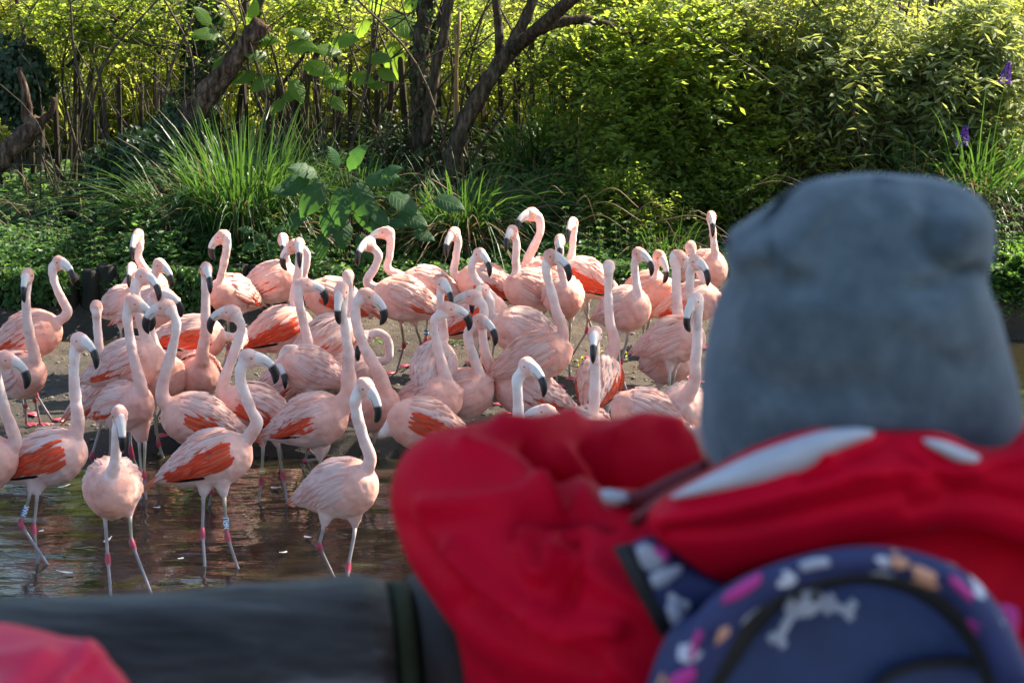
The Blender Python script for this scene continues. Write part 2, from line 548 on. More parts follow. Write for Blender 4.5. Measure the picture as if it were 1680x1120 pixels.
def blades(r, base, n, length, width, lean=.9, spread=.18, segs=6, dirbias=(0, 0)):
    a = r.rand(n) * 2 * math.pi
    o = np.stack([np.cos(a), np.sin(a), 0 * a], 1)
    o[:, :2] += np.array(dirbias); 
    st = np.array(base) + o * spread * np.sqrt(r.rand(n, 1)); st[:, 2] = base[2] - .03
    o = o + r.normal(size=(n, 3)) * [.25, .25, 0]
    ln = length * (.55 + .55 * r.rand(n)); lw = lean * (.25 + .9 * r.rand(n))
    kink = r.rand(n) ** 1.5 * .75
    V = []
    side = unit(np.cross(o, [0, 0, 1.0]) + r.normal(size=(n, 3)) * .4)
    for k in range(segs + 1):
        t = k / segs
        P = st + o * (ln * lw * t ** 1.7 * .75)[:, None]
        P[:, 2] += ln * (t - (.45 * lw + kink) * t ** 2.6)
        wd = width * (1 - t ** 2.5) * (.6 + .4 * min(1, t * 4)) + .0006
        V += [P - side * wd / 2, P + side * wd / 2 ]
    V = np.stack(V, 1).reshape(-1, 3)
    b0 = (np.arange(n) * 2 * (segs + 1))[:, None]
    F = np.concatenate([b0 + [2 * k, 2 * k + 1, 2 * k + 3, 2 * k + 2] for k in range(segs)])
    return V, F


def sedge(label, px, py, Y, n, length, seed, width=.016, lean=.9, spread=.2, dry=.12, name='sedge_clump', z=None, group=None, dirbias=(0, 0), cat='sedge'):
    r = np.random.RandomState(seed)
    p = at_Y(px, py, Y)
    base = [p[0], Y, gz(p[0], Y) if z is None else z]
    t = thing(name, label, cat, base, group)
    V, F = blades(r, base, n, length, width, lean, spread, dirbias=dirbias)
    link('blades', mesh_np('blades', V, F, False), M['blade'], t)
    nd = int(n * dry)
    if nd:
        V, F = blades(r, base, nd, length * .85, width * .8, lean * 1.4, spread, dirbias=dirbias)
        link('dry_blades', mesh_np('dry_blades', V, F, False), M['dry'], t)
    return t


def ivy_on(r, P, R, n, L=.055):
    """ivy leaves hugging a limb given by points P and radii R"""
    P = np.asarray(P); k = r.rand(n) * (len(P) - 1.001); i = k.astype(int); f = (k - i)[:, None]
    c = P[i] * (1 - f) + P[i + 1] * f; rad = (np.asarray(R)[i] * 1.25)[:, None]
    T = unit(P[i + 1] - P[i]); d = rnd_dir(r, n); d = unit(d - T * np.sum(d * T, 1, keepdims=True))
    pos = c + d * rad * (.9 + .5 * r.rand(n, 1))
    D = unit(-np.array([0, 0, 1.0]) + r.normal(size=(n, 3)) * .6)
    return leaves(pos, D, d + r.normal(size=(n, 3)) * .3, L * (.6 + .6 * r.rand(n)), L * (.6 + .5 * r.rand(n)), .1, .1)


def limb(pts, Y, rpx, n=6, ydrift=None):
    """trunk centreline from picture points at depth Y; rpx = half widths in px of the photograph"""
    P = np.array([at_Y(x, y, Y + (ydrift[k] if ydrift is not None else 0)) for k, (x, y) in enumerate(pts)])
    sc = FPX / Y
    return catmull(P, n), np.interp(np.linspace(0, len(pts) - 1, (len(pts) - 1) * n + 1), range(len(pts)), np.array(rpx) / sc)


def rough_tube(g, P, R, r, n=12, amp=.12, **k):
    V, F = tube(P, R, n)
    c = np.repeat(P, n, 0)
    nn = vnoise(V, 16) - .5 + .6 * (vnoise(V * [1, 1, .3], 40) - .5)
    m = len(c)
    V[:m] = c + (V[:m] - c) * (1 + 2 * amp * nn[:m, None])
    g.add(V, tri(F))
# ------------------------------------------------------------------ vegetation
def veg():
    # sunlit far slope: ground cover nobody could count
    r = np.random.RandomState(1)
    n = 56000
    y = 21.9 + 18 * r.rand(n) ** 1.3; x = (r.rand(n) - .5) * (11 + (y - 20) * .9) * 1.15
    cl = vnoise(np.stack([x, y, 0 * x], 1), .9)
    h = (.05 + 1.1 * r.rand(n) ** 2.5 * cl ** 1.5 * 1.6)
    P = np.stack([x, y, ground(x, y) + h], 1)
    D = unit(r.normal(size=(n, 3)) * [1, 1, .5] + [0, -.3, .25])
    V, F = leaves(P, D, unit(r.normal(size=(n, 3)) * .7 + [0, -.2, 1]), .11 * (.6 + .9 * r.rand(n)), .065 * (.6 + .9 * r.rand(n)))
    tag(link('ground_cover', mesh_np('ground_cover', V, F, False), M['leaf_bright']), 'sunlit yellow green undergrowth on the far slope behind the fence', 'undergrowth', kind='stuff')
    # tall thin grass on the same slope
    V, F = [], []
    bl = []
    for k in range(46):
        bx = -7.5 + 15 * r.rand(); by = 22 + 9 * r.rand()
        v, f = blades(r, [bx, by, gz(bx, by)], 60, 1.2 + .5 * r.rand(), .018, .6, .5, 4)
        bl.append((v, f))
    g = Geo()
    for v, f in bl: g.add(v, f)
    tag(link('tall_grass', g.mesh('tall_grass', False), M['leaf_bright']), 'tall bright grass in the sun behind the paling fence', 'grass', kind='stuff')

    # herbs on the front of the bank
    r = np.random.RandomState(2)
    n = 34000
    y = 16.86 + 4.3 * r.rand(n) ** 1.3; x = (r.rand(n) - .5) * 13
    cl = vnoise(np.stack([x, y, 0 * x], 1), 1.9)
    left = sstep(-1.0, -2.2, x)
    h = .02 + (.16 + .4 * left * (y < 18.4)) * r.rand(n) * (cl * 1.5)
    keep = cl + .3 * left > .33
    P = np.stack([x, y, ground(x, y) + h], 1)[keep]; n = len(P)
    D = unit(r.normal(size=(n, 3)) * [1, 1, .3] + [0, -.5, -.05])
    V, F = leaves(P, D, unit(r.normal(size=(n, 3)) * .35 + [0, -.35, 1]), .078 * (.5 + .9 * r.rand(n)), .046 * (.6 + .9 * r.rand(n)))
    n2_ = 5200; x2 = -5.8 + 4.4 * r.rand(n2_); cz = vnoise(np.stack([x2, 0 * x2, 0 * x2], 1), 2.3)
    z2 = .56 - (.50 * r.rand(n2_) ** 1.3) * cz * 1.3; k2 = cz > .36
    P2 = np.stack([x2, 16.72 + .14 * r.rand(n2_), z2], 1)[k2]; m2 = len(P2)
    V2, F2 = leaves(P2, unit(r.normal(size=(m2, 3)) * [1, .5, .3] + [0, -.5, -.6]), unit(r.normal(size=(m2, 3)) * .4 + [0, -.8, .6]), .075 * (.5 + .8 * r.rand(m2)), .045 * (.6 + .7 * r.rand(m2)))
    F = np.vstack([F, F2 + len(V)]); V = np.vstack([V, V2])
    tag(link('bank_herbs', mesh_np('bank_herbs', V, F, False), M['leaf_ground']), 'low nettles and herbs covering the foot of the shaded bank', 'ground cover', kind='stuff')

    # nettle plants (leaf pairs on upright stems) along the left bank and far right bank
    def nettle(px, py, Y, seed, label, h=.5, ns=14, mat='leaf_ground', sp=.25):
        r = np.random.RandomState(seed)
        p = at_Y(px, py, Y); z0 = gz(p[0], Y)
        t = thing('nettle_plant', label, 'plant', (p[0], Y, z0), 'leafy plants along the foot of the bank')
        Pp, Dd, Ll = [], [], []; g = Geo()
        for s in range(ns):
            b0 = np.array([p[0] + r.normal() * sp, Y + r.normal() * sp * .6, z0 - .02])
            tp = b0 + [r.normal() * .08, -.05 + r.normal() * .08, h * (.6 + .6 * r.rand())]
            add_tube(g, [b0, (b0 + tp) / 2 + [.01, 0, 0], tp], [.005, .004, .002], 4)
            nl = 7
            for k in range(nl):
                q = b0 + (tp - b0) * ((k + 1) / nl); a = r.rand() * 6.28
                for w_ in (0, 1, 2, 3):
                    aa = a + w_ * math.pi / 2
                    Pp.append(q); Dd.append([math.cos(aa), math.sin(aa), -.15 + .3 * r.rand()]); Ll.append((.085 - .045 * k / nl) * (.7 + .5 * r.rand()))
        Pp, Dd, Ll = np.array(Pp), np.array(Dd), np.array(Ll)
        V, F = leaves(Pp, Dd, np.array([0, 0, 1.0]) + r.normal(size=Pp.shape) * .2, Ll, Ll * .58, .3)
        link('foliage', mesh_np('foliage', V, F, False), M[mat], t)
        link('stems', g.mesh('stems'), M['twig'], t)
    for k, (px, py, Y, h, lb) in enumerate([
            (18, 440, 17.3, .5, 'nettles at the left edge above the log edging'),
            (70, 430, 17.6, .55, 'nettles spilling over the logs left of the curved necked flamingo'),
            (150, 425, 17.4, .5, 'bushy herb between the two left tall heads'),
            (205, 410, 17.9, .6, 'nettles below the dark ivy mound'),
            (290, 430, 17.5, .4, 'small leafy plant right of the bare forward looking head'),
            (425, 395, 17.6, .35, 'round leaved plant under the sedge, beside a small flamingo head'),
            (560, 440, 17.4, .35, 'leafy plant behind the gap between flamingo necks'),
            (1010, 380, 17.5, .5, 'leafy weed under the bright shrub on the right'),
            (900, 380, 17.8, .4, 'shaded weed behind the tallest curved neck'),
            (1648, 505, 17.2, .55, 'nettles over the water right of the grey hat'),
            (1672, 520, 17.0, .4, 'lowest leafy plant at the right edge above the pond'),
            (1600, 500, 17.4, .6, 'nettles half hidden by the right side of the hat')]):
        nettle(px, py, Y, 40 + k, lb, h)

    # fern
    def fern(px, py, Y, seed, label, n=9, L=.45):
        r = np.random.RandomState(seed); p = at_Y(px, py, Y); base = np.array([p[0], Y, gz(p[0], Y)])
        t = thing('fern', label, 'fern', base, 'ferns on the bank')
        g = Geo()
        for k in range(n):
            a = math.pi + math.pi * (k + .5) / n + r.normal() * .15
            d = np.array([math.cos(a), math.sin(a), 0])
            tt = np.linspace(0, 1, 14)
            R = base + d * (L * tt)[:, None] + np.array([0, 0, 1]) * (L * (.9 * tt - .8 * tt ** 2))[:, None]
            add_tube(g, R, np.linspace(.004, .001, 14), 4)
            S = np.cross(d, [0, 0, 1.0])
            for sg in (-1, 1):
                q = np.repeat(R[1:], 2, 0); q[1::2] += (R[1] - R[0]) * .5
                LL = np.repeat(.13 * np.sin(np.linspace(.35, 3.0, 13)), 2)
                V, F = leaves(q, S * sg + d * .35 + r.normal(size=q.shape) * .05, np.array([0, 0, 1.0]) + 0 * q, LL, .022 + 0 * LL, .2, .05)
                g.add(V, F)
        link('fronds', g.mesh('fronds', False), M['leaf_ground'], t)
    fern(262, 425, 17.2, 3, 'fern with feathery fronds behind the forward looking flamingo on the left')
    fern(185, 470, 17.15, 4, 'low fern hanging over the log edging at left')
    fern(985, 420, 17.4, 5, 'small fern behind the back turned flamingo')

    # sedges
    G = 'sedge clumps on the bank'
    sedge('large dark green sedge clump in front of the leaning ivy trunk', 400, 400, 17.9, 1250, 1.7, 11, .021, .62, .40, .07, group=G)
    sedge('tall sedge filling the gap right of the big clump', 480, 370, 18.1, 420, 1.35, 24, .018, .7, .3, .1, group=G)
    sedge('low arching sedge behind the small rear flamingo', 590, 330, 18.8, 320, 1.1, 25, .016, .8, .3, .2, group=G)
    sedge('dark sedge under the bright shrub left side', 990, 330, 18.6, 320, .95, 26, .014, .9, .3, .2, group=G)
    sedge('sedge spilling left from the big clump beside the ivy mound', 300, 380, 18.2, 420, 1.35, 12, .019, 1.0, .22, .1, group=G, dirbias=(-.3, 0))
    sedge('sedge clump with dry tips under the diagonal trunk', 760, 390, 18.0, 620, 1.15, 13, .018, .95, .3, .35, group=G)
    sedge('sedge leaning right, just left of the tallest curved neck', 690, 390, 18.3, 260, 1.0, 14, .014, .9, .25, .3, group=G)
    sedge('small sedge tuft between the broad leaves and the curved neck', 830, 400, 18.4, 240, .9, 15, .013, 1.0, .25, .15, group=G, dirbias=(.3, 0))
    sedge('tall iris leaved clump hanging from the shaded top of the bank', 930, 200, 20.2, 420, 1.25, 16, .024, .8, .3, .05, group=G)
    sedge('long leaved clump left of the bright shrub high on the bank', 870, 230, 20.0, 260, 1.1, 17, .02, .9, .3, .08, group=G)
    sedge('upright bright reeds just above the middle of the hat', 1420, 290, 19.5, 460, 1.0, 18, .02, .35, .5, .1, group=G)
    sedge('upright reeds at the foot of the buddleia left part', 1340, 300, 19.8, 240, .9, 19, .018, .4, .4, .15, group=G)
    sedge('arching reeds with dead stalks right of the hat', 1600, 400, 18.2, 460, 1.7, 20, .022, .85, .35, .4, group=G, dirbias=(.35, 0))
    sedge('dry fallen reeds at the right edge above the nettles', 1500, 380, 18.4, 200, 1.6, 21, .018, .9, .4, .8, group=G, dirbias=(.7, 0))
    sedge('thin grass tuft at the foot of the bright shrub', 1090, 380, 17.8, 200, .6, 22, .010, 1.0, .3, .3, group=G)

    # shrubs (picture centre, depth, radii)
    def S(px, py, Y, R, seed, name, label, **k):
        c = at_Y(px, py, Y)
        return shrub(name, label, c, R, seed, **k)
    GS = 'shrubs on and behind the bank'
    S(1090, 210, 19.0, (1.05, .7, 1.25), 31, 'leafy_shrub', 'tall bright green small leaved shrub rising behind the right hand flamingos', ntw=1250, per=10, tl=.42, L=.1, W=.052, mat='leaf_mid', nl=22, group=GS, lr=.4, droop=.25)
    S(1230, 150, 19.4, (.85, .7, 1.2), 32, 'leafy_shrub', 'sunlit yellow green shrub between the bright shrub and the buddleia', ntw=1000, per=10, tl=.38, L=.088, W=.046, mat='leaf_bright', nl=13, group=GS, lr=.4)
    S(1040, 40, 20.2, (.9, .8, .7), 33, 'leafy_shrub', 'shrub top over the curved bough at the upper middle', ntw=800, per=10, tl=.38, L=.09, W=.046, mat='leaf_bright', nl=9, group=GS)
    S(1250, 330, 18.6, (.62, .5, .5), 34, 'leafy_shrub', 'low yellow green bush just left of the top of the hat', ntw=800, per=9, tl=.28, L=.062, W=.036, mat='leaf_mid', nl=8, group=GS)
    S(1050, 350, 18.3, (.6, .45, .45), 35, 'leafy_shrub', 'low shaded bush behind the back turned flamingo', ntw=800, per=9, tl=.24, L=.055, W=.034, mat='leaf_mid', nl=8, group=GS)
    S(1430, 120, 19.3, (1.15, .8, 1.05), 36, 'buddleia_bush', 'grey green buddleia with drooping pointed leaves above the hat', ntw=1500, per=10, tl=.45, L=.15, W=.04, mat='leaf_grey', nl=16, group=GS, lr=.42, droop=.7, cat='bush')
    S(1610, 170, 18.9, (.75, .7, .95), 37, 'buddleia_bush', 'buddleia with purple flower spikes at the upper right edge', ntw=1000, per=10, tl=.45, L=.16, W=.044, mat='leaf_grey', nl=11, group=GS, lr=.42, droop=.8, cat='bush')
    S(1640, 60, 21.5, (1.0, .8, .9), 38, 'leafy_shrub', 'golden sunlit shrub behind the purple flowered bush', ntw=900, per=10, tl=.35, L=.08, W=.045, mat='leaf_bright', nl=9, group=GS)
    S(1655, 520, 16.85, (.55, .3, .32), 39, 'leafy_shrub', 'low green bush hanging over the water right of the hat', ntw=600, per=9, tl=.26, L=.075, W=.045, mat='leaf_ground', nl=8, group=GS)
    S(1500, 500, 16.95, (.8, .3, .3), 40, 'leafy_shrub', 'low green bush over the water hidden by the hat', ntw=600, per=9, tl=.26, L=.075, W=.045, mat='leaf_ground', nl=8, group=GS)
    # behind the fence, sunlit
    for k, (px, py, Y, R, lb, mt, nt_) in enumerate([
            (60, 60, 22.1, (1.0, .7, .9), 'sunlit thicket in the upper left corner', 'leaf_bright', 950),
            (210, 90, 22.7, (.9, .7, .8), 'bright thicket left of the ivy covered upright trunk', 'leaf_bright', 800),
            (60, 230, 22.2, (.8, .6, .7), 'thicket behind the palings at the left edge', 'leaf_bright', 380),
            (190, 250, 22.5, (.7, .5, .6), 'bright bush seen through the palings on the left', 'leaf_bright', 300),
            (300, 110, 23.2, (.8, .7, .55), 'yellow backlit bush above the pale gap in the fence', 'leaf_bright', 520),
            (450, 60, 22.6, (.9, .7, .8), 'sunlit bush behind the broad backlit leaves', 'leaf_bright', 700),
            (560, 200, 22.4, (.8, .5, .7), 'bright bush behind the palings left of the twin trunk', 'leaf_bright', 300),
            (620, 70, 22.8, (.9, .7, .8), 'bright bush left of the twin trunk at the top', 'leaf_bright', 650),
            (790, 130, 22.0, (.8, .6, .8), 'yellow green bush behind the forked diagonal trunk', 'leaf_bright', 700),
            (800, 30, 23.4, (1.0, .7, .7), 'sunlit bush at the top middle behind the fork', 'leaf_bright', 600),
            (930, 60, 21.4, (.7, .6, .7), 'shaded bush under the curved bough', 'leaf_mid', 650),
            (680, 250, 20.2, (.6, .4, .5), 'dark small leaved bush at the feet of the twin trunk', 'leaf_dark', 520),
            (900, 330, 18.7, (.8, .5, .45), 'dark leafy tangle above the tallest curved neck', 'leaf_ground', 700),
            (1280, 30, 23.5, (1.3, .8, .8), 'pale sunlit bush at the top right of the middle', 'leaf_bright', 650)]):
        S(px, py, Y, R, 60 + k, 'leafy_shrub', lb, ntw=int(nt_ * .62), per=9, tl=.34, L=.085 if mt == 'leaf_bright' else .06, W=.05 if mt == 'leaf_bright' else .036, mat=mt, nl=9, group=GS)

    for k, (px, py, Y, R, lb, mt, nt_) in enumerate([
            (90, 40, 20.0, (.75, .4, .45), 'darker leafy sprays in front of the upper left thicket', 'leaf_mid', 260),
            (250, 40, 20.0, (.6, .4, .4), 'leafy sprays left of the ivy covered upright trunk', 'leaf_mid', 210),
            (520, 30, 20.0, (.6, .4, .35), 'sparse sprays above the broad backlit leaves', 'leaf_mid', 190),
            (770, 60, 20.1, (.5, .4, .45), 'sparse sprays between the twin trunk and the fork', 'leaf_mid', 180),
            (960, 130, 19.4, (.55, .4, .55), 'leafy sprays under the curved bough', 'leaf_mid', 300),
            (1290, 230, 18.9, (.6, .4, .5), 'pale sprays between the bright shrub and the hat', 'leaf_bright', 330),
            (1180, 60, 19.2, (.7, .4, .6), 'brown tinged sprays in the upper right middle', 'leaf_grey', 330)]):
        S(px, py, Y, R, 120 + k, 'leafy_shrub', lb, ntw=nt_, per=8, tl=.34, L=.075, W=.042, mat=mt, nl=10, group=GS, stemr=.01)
    # purple flower spikes of the buddleia, each its own thing
    fm = leafmat('buddleia flower purple', [(0, (.05, .02, .16)), (.6, (.12, .05, .34)), (1, (.22, .12, .5))], (.3, .1, .6), .25)
    for px, py, lb in [(1648, 122, 'bright purple flower spike near the right edge'), (1578, 225, 'smaller faded purple flower spike lower left of the bright one')]:
        r = np.random.RandomState(px)
        c = at_Y(px, py, 18.0)
        n = 200; t_ = r.rand(n); a = r.rand(n) * 6.28
        rad = .045 * (1 - t_ * .7)
        P = c + np.stack([np.cos(a) * rad + .03 * t_, np.sin(a) * rad, -.07 + .16 * t_], 1)
        V, F = leaves(P, unit(P - c + [0, 0, .02]), rnd_dir(r, n), .022 + 0 * t_, .02 + 0 * t_)
        o = link('flower_spike', mesh_np('flower_spike', V, F, False), fm)
        tag(o, lb, 'flower', 'purple flower spikes')

    # ---- trees and limbs
    GT = 'trees on the bank'

    def crown(t, c, R, seed, n, mat='leaf_mid', L=.085):  # crowns above the frame, added over the pond to shade the flamingos
        r = np.random.RandomState(seed)
        lb = [(np.array(c) + rnd_dir(r, 1)[0] * np.array(R) * .8 * r.rand() ** .5, np.array(R) * .3) for _ in range(13)]
        V, F, TV, TF = foliage(r, lb, n, 9, .45, L, L * .6, .4, .2)
        link('crown', mesh_np('crown', V, F, False), M[mat], t)  # added crown above the frame, for shade
        p0 = np.array(t['top']); P = catmull([p0, (p0 + c) / 2 + [0, 0, .5], np.array(c)], 6)
        g = Geo(); rough_tube(g, P, np.linspace(.07, .03, len(P)), r, 8, .2); link('bough', g.mesh('bough'), M['bark'], t)
        g = Geo(); g.add(TV, TF); link('twigs', g.mesh('twigs'), M['twig'], t)

    def tree(label, parts, mat, seed, added_crown=None, name='tree', cat='tree'):
        b0 = parts[0][0][0]
        t = thing(name, label, cat, b0, GT)
        r = np.random.RandomState(seed)
        for k, (P, R) in enumerate(parts):
            g = Geo(); rough_tube(g, P, R, r, 12 if R.max() > .04 else 7, .22)
            link('trunk' if k == 0 else 'branch', g.mesh('trunk'), M[mat], t)
        if added_crown:
            t['top'] = [float(q) for q in parts[0][0][-1]]
            crown(t, *added_crown)
            del t['top']
        return t
    # ivy covered upright trunk
    a = limb([(322, 330), (326, 200), (328, 110), (333, 20), (338, -120), (350, -330)], 20.3, [15, 14, 13, 13, 12, 8])
    t = tree('upright trunk wrapped in dark ivy at upper left', [a], 'bark', 1, ((-.2, 13.6, 5.6), (2.4, 2.6, .8), 71, 1100))
    r = np.random.RandomState(9); V, F = ivy_on(r, a[0][:24], a[1][:24] * 1.5, 1500, .075)
    link('ivy', mesh_np('ivy', V, F, False), M['leaf_dark'], t)
    # leaning cut trunk with ivy mound
    a = limb([(195, 360), (245, 275), (300, 205), (350, 140), (395, 85), (432, 38)], 19.3, [26, 24, 21, 19, 17, 17])
    t = tree('thick leaning trunk with sawn top rising out of an ivy mound', [a], 'bark_red', 2, name='leaning_trunk', cat='trunk')
    V1, F1 = ivy_on(r, a[0][:15], a[1][:15] * 1.3, 1700, .07)
    link('ivy', mesh_np('ivy', V1, F1, False), M['leaf_dark'], t)
    st = limb([(300, 205), (372, 130), (420, 20), (445, -60)], 19.6, [9, 9, 8, 6])
    g = Geo(); rough_tube(g, *st, r, 8, .2); link('branch', g.mesh('branch'), M['bark_moss'], t)
    for k, (px, py, Y, R, n, lb) in enumerate([(235, 300, 18.9, (.5, .35, .5), 2600, 'dark ivy mound at the foot of the leaning trunk'),
                                               (175, 350, 18.6, (.45, .3, .35), 1900, 'low dark ivy hummock left of the sedge'),
                                               (30, 130, 19.8, (.35, .3, .45), 1300, 'dark ivy clump on the stump at the left edge')]):
        rr = np.random.RandomState(90 + k); c = at_Y(px, py, Y)
        d = rnd_dir(rr, n); d[:, 1] = -np.abs(d[:, 1]) * (rr.rand(n) > .2)
        P = c + d * R * (.75 + .35 * rr.rand(n, 1)) * (1 + .5 * (vnoise(d * 2 + k * 5, 1) - .5))[:, None]
        P[:, 2] = np.maximum(P[:, 2], ground(P[:, 0], P[:, 1]))
        V, F = leaves(P, unit(d * .3 + rr.normal(size=(n, 3)) * .5 - [0, 0, .8]), d + rr.normal(size=(n, 3)) * .3, .075 * (.6 + .6 * rr.rand(n)), .075 * (.6 + .5 * rr.rand(n)), .1, .08)
        t = thing('ivy_mound', lb, 'ivy', (c[0], Y, gz(c[0], Y)), 'ivy on the bank')
        link('foliage', mesh_np('foliage', V, F, False), M['leaf_dark'], t)
        V, F = ball(c, np.array(R) * .72, 14, 9)
        V = V + (vnoise(V, 5)[:, None] - .5) * .12
        link('stems', mesh_np('stems', V, tri(F)), M['soil'], t)
    # twin trunk
    a = limb([(688, 330), (690, 250), (691, 170), (690, 90), (697, 20), (702, -60), (715, -300)], 19.5, [17, 15, 15, 14, 13, 13, 8])
    b_ = limb([(698, 235), (706, 170), (716, 110), (729, 50), (741, -20), (790, -250)], 19.3, [8, 9, 9, 9, 9, 5])
    c_ = limb([(700, 90), (712, 50), (735, 0), (750, -60)], 19.6, [8, 7, 6, 5])
    t = tree('twin stemmed tree in the upper middle with ivy on its bark', [a, b_, c_], 'bark', 3, ((2.2, 13.6, 5.5), (2.2, 2.8, .8), 72, 1300))
    V, F = ivy_on(r, a[0][:30], a[1][:30], 420, .05); link('ivy', mesh_np('ivy', V, F, False), M['leaf_dark'], t)
    # diagonal trunk with fork
    a = limb([(735, 300), (748, 235), (778, 172), (815, 112), (838, 85)], 19.0, [16, 14, 14, 14, 15])
    b_ = limb([(838, 85), (870, 58), (915, 38), (965, 33), (1010, 48), (1060, 75)], 19.0, [12, 10, 9, 8, 7, 5])
    c_ = limb([(830, 95), (846, 60), (866, 20), (885, -40), (930, -260)], 19.1, [10, 9, 9, 8, 5])
    d_ = limb([(818, 105), (818, 50), (813, -20), (820, -220)], 19.2, [7, 7, 6, 4])
    t = tree('bare diagonal trunk forking into a curved bough at upper middle', [a, b_, c_, d_], 'bark', 4, ((5.0, 14.4, 5.6), (2.2, 2.8, .8), 73, 1300))
    # tall trees far behind, above the frame: what the pond mirrors
    for k, (x, y, hh) in enumerate([(-14, 42, 10), (-9.5, 44, 11), (-5, 43, 10), (-.5, 45, 11.5), (4, 43, 10), (8.5, 44, 11), (13, 42, 10)]):
        z0 = gz(x, y)
        P = catmull([[x, y, z0 - .3], [x + .2, y, z0 + hh * .35], [x, y, z0 + hh * .75]], 4)
        t = thing('tree', ['tall leafy tree beyond the sunny slope, outer left', 'tall tree beyond the slope, left of the ivy trunk', 'tall tree standing far behind the leaning trunk', 'tallest far tree behind the twin trunk', 'far tree behind the curved bough', 'far tree behind the buddleia', 'tall leafy tree beyond the slope, outer right'][k], 'tree', (x, y, z0), 'tall trees beyond the slope')
        g = Geo(); add_tube(g, P, np.linspace(.22, .08, len(P)), 8); link('trunk', g.mesh('trunk'), M['bark'], t)
        rr = np.random.RandomState(300 + k)
        lb = [(np.array([x, y, z0 + hh * .55]) + rnd_dir(rr, 1)[0] * np.array([2.4, 1.6, hh * .42]) * rr.rand() ** .4, np.array([1.1, 1.0, 1.2])) for _ in range(22)]
        V, F, TV, TF = foliage(rr, lb, 1300, 8, .9, .34, .22, .4, .2)
        link('crown', mesh_np('crown', V, F, False), M['leaf_bright'], t)
    # gnarled stump at the left edge
    a = limb([(-60, 300), (0, 262), (35, 228), (58, 205), (62, 192)], 19.0, [22, 20, 18, 15, 13])
    b_ = limb([(52, 210), (44, 190), (42, 150), (30, 110)], 19.0, [12, 9, 7, 4])
    c_ = limb([(60, 205), (84, 185), (88, 160)], 19.0, [9, 5, 3])
    tree('gnarled reddish stump reaching in at the left edge', [a, b_, c_], 'bark_red', 5, name='gnarled_stump', cat='stump')
    thin = [([(120, 330), (124, 200), (126, 110), (150, 20), (165, -60)], 20.2, 6, 'thin tree forking near the upper left corner', 1),
            ([(110, 110), (170, 50), (215, 10), (250, -60)], 20.1, 4, 'thin crooked branch crossing the upper left', 0),
            ([(185, 20), (188, 60), (250, 75), (310, 86)], 19.9, 4, 'horizontal crooked branch left of the ivy trunk', 0),
            ([(470, 230), (482, 160), (520, 90), (560, 20), (590, -60)], 20.3, 6, 'dark sapling slanting right behind the broad leaves', 1),
            ([(500, 240), (505, 130), (530, 60), (548, -40)], 20.5, 6, 'dark sapling crossing the slanting one', 1),
            ([(440, 170), (500, 90), (560, 15), (590, -40)], 20.7, 4, 'mossy slanting stem behind the sawn trunk', 0),
            ([(410, 60), (402, 0), (398, -60)], 20.6, 8, 'mossy upright stem behind the sawn trunk', 1),
            ([(60, 330), (52, 250), (48, 120), (20, -40)], 20.6, 6, 'dark upright stem at the far left', 1),
            ([(90, 360), (130, 300), (140, 180), (185, -40)], 20.5, 5, 'leaning stem left of the ivy mound', 1),
            ([(262, 90), (240, 40), (270, 10), (300, -50)], 20.4, 3, 'thin curling twig above the paling gap', 0),
            ([(940, 170), (962, 120), (985, 70), (975, -40)], 20.2, 9, 'dark stem behind the curved bough', 1),
            ([(1180, 330), (1176, 200), (1150, 60), (1160, -50)], 20.3, 6, 'shaded stem inside the bright shrub', 0),
            ([(1330, 330), (1320, 220), (1280, 90), (1270, -40)], 20.0, 6, 'brown stem inside the buddleia', 0),
            ([(1450, 300), (1470, 190), (1520, 70), (1530, -40)], 19.9, 7, 'arching brown stem right part of the buddleia', 0),
            ([(640, 130), (612, 60), (640, -40)], 21.0, 5, 'thin stem left of the twin tree', 1)]
    for k, (pts, Y, rp, lb, up_) in enumerate(thin):
        q = [(x + 0, y) for x, y in pts]
        a = limb(q, Y, [rp] + [rp * .8] * (len(q) - 2) + [rp * .5], 5)
        tree(lb, [a], ['bark_moss', 'bark'][k % 2], 20 + k, name='sapling', cat='sapling')
    # orange brown canes
    for k, (x0, y0, x1, y1, lb) in enumerate([(742, 205, 752, 20, 'orange brown jointed cane right of the twin tree'), (760, 190, 745, 40, 'thin cane leaning left beside the jointed cane'), (832, 300, 880, 90, 'pale thin dead stem hanging right of the diagonal trunk')]):
        p0, p1 = at_Y(x0, y0, 19.2), at_Y(x1, y1, 19.2)
        p0[2] = gz(p0[0], 19.2)
        P = np.linspace(p0, p1, 9); P[:, 0] += .01 * np.sin(np.arange(9))
        g = Geo(); add_tube(g, P, np.where(np.arange(9) % 2 == 0, .019, .014) * (1 if k < 2 else .4), 7)
        tag(link('cane', g.mesh('cane'), M['cane' if k < 2 else 'twig']), lb, 'cane', 'canes')
    # thin tangled stems
    r = np.random.RandomState(33); g = Geo()
    for k in range(150):
        px = r.rand() * 1680; Y = 18.6 + 3.6 * r.rand()
        p = at_Y(px, 250, Y); p[2] = gz(p[0], Y) + (.3 * r.rand())
        d = np.array([r.normal() * .45, r.normal() * .2, 1.0]); L = 1.2 + 1.6 * r.rand()
        b1 = p + d * L * .5 + r.normal(size=3) * .12; b2 = p + d * L + [r.normal() * .5, 0, -.3 * r.rand()]
        P = catmull([p, b1, b2], 4); add_tube(g, P, np.linspace(.008, .002, len(P)), 4)
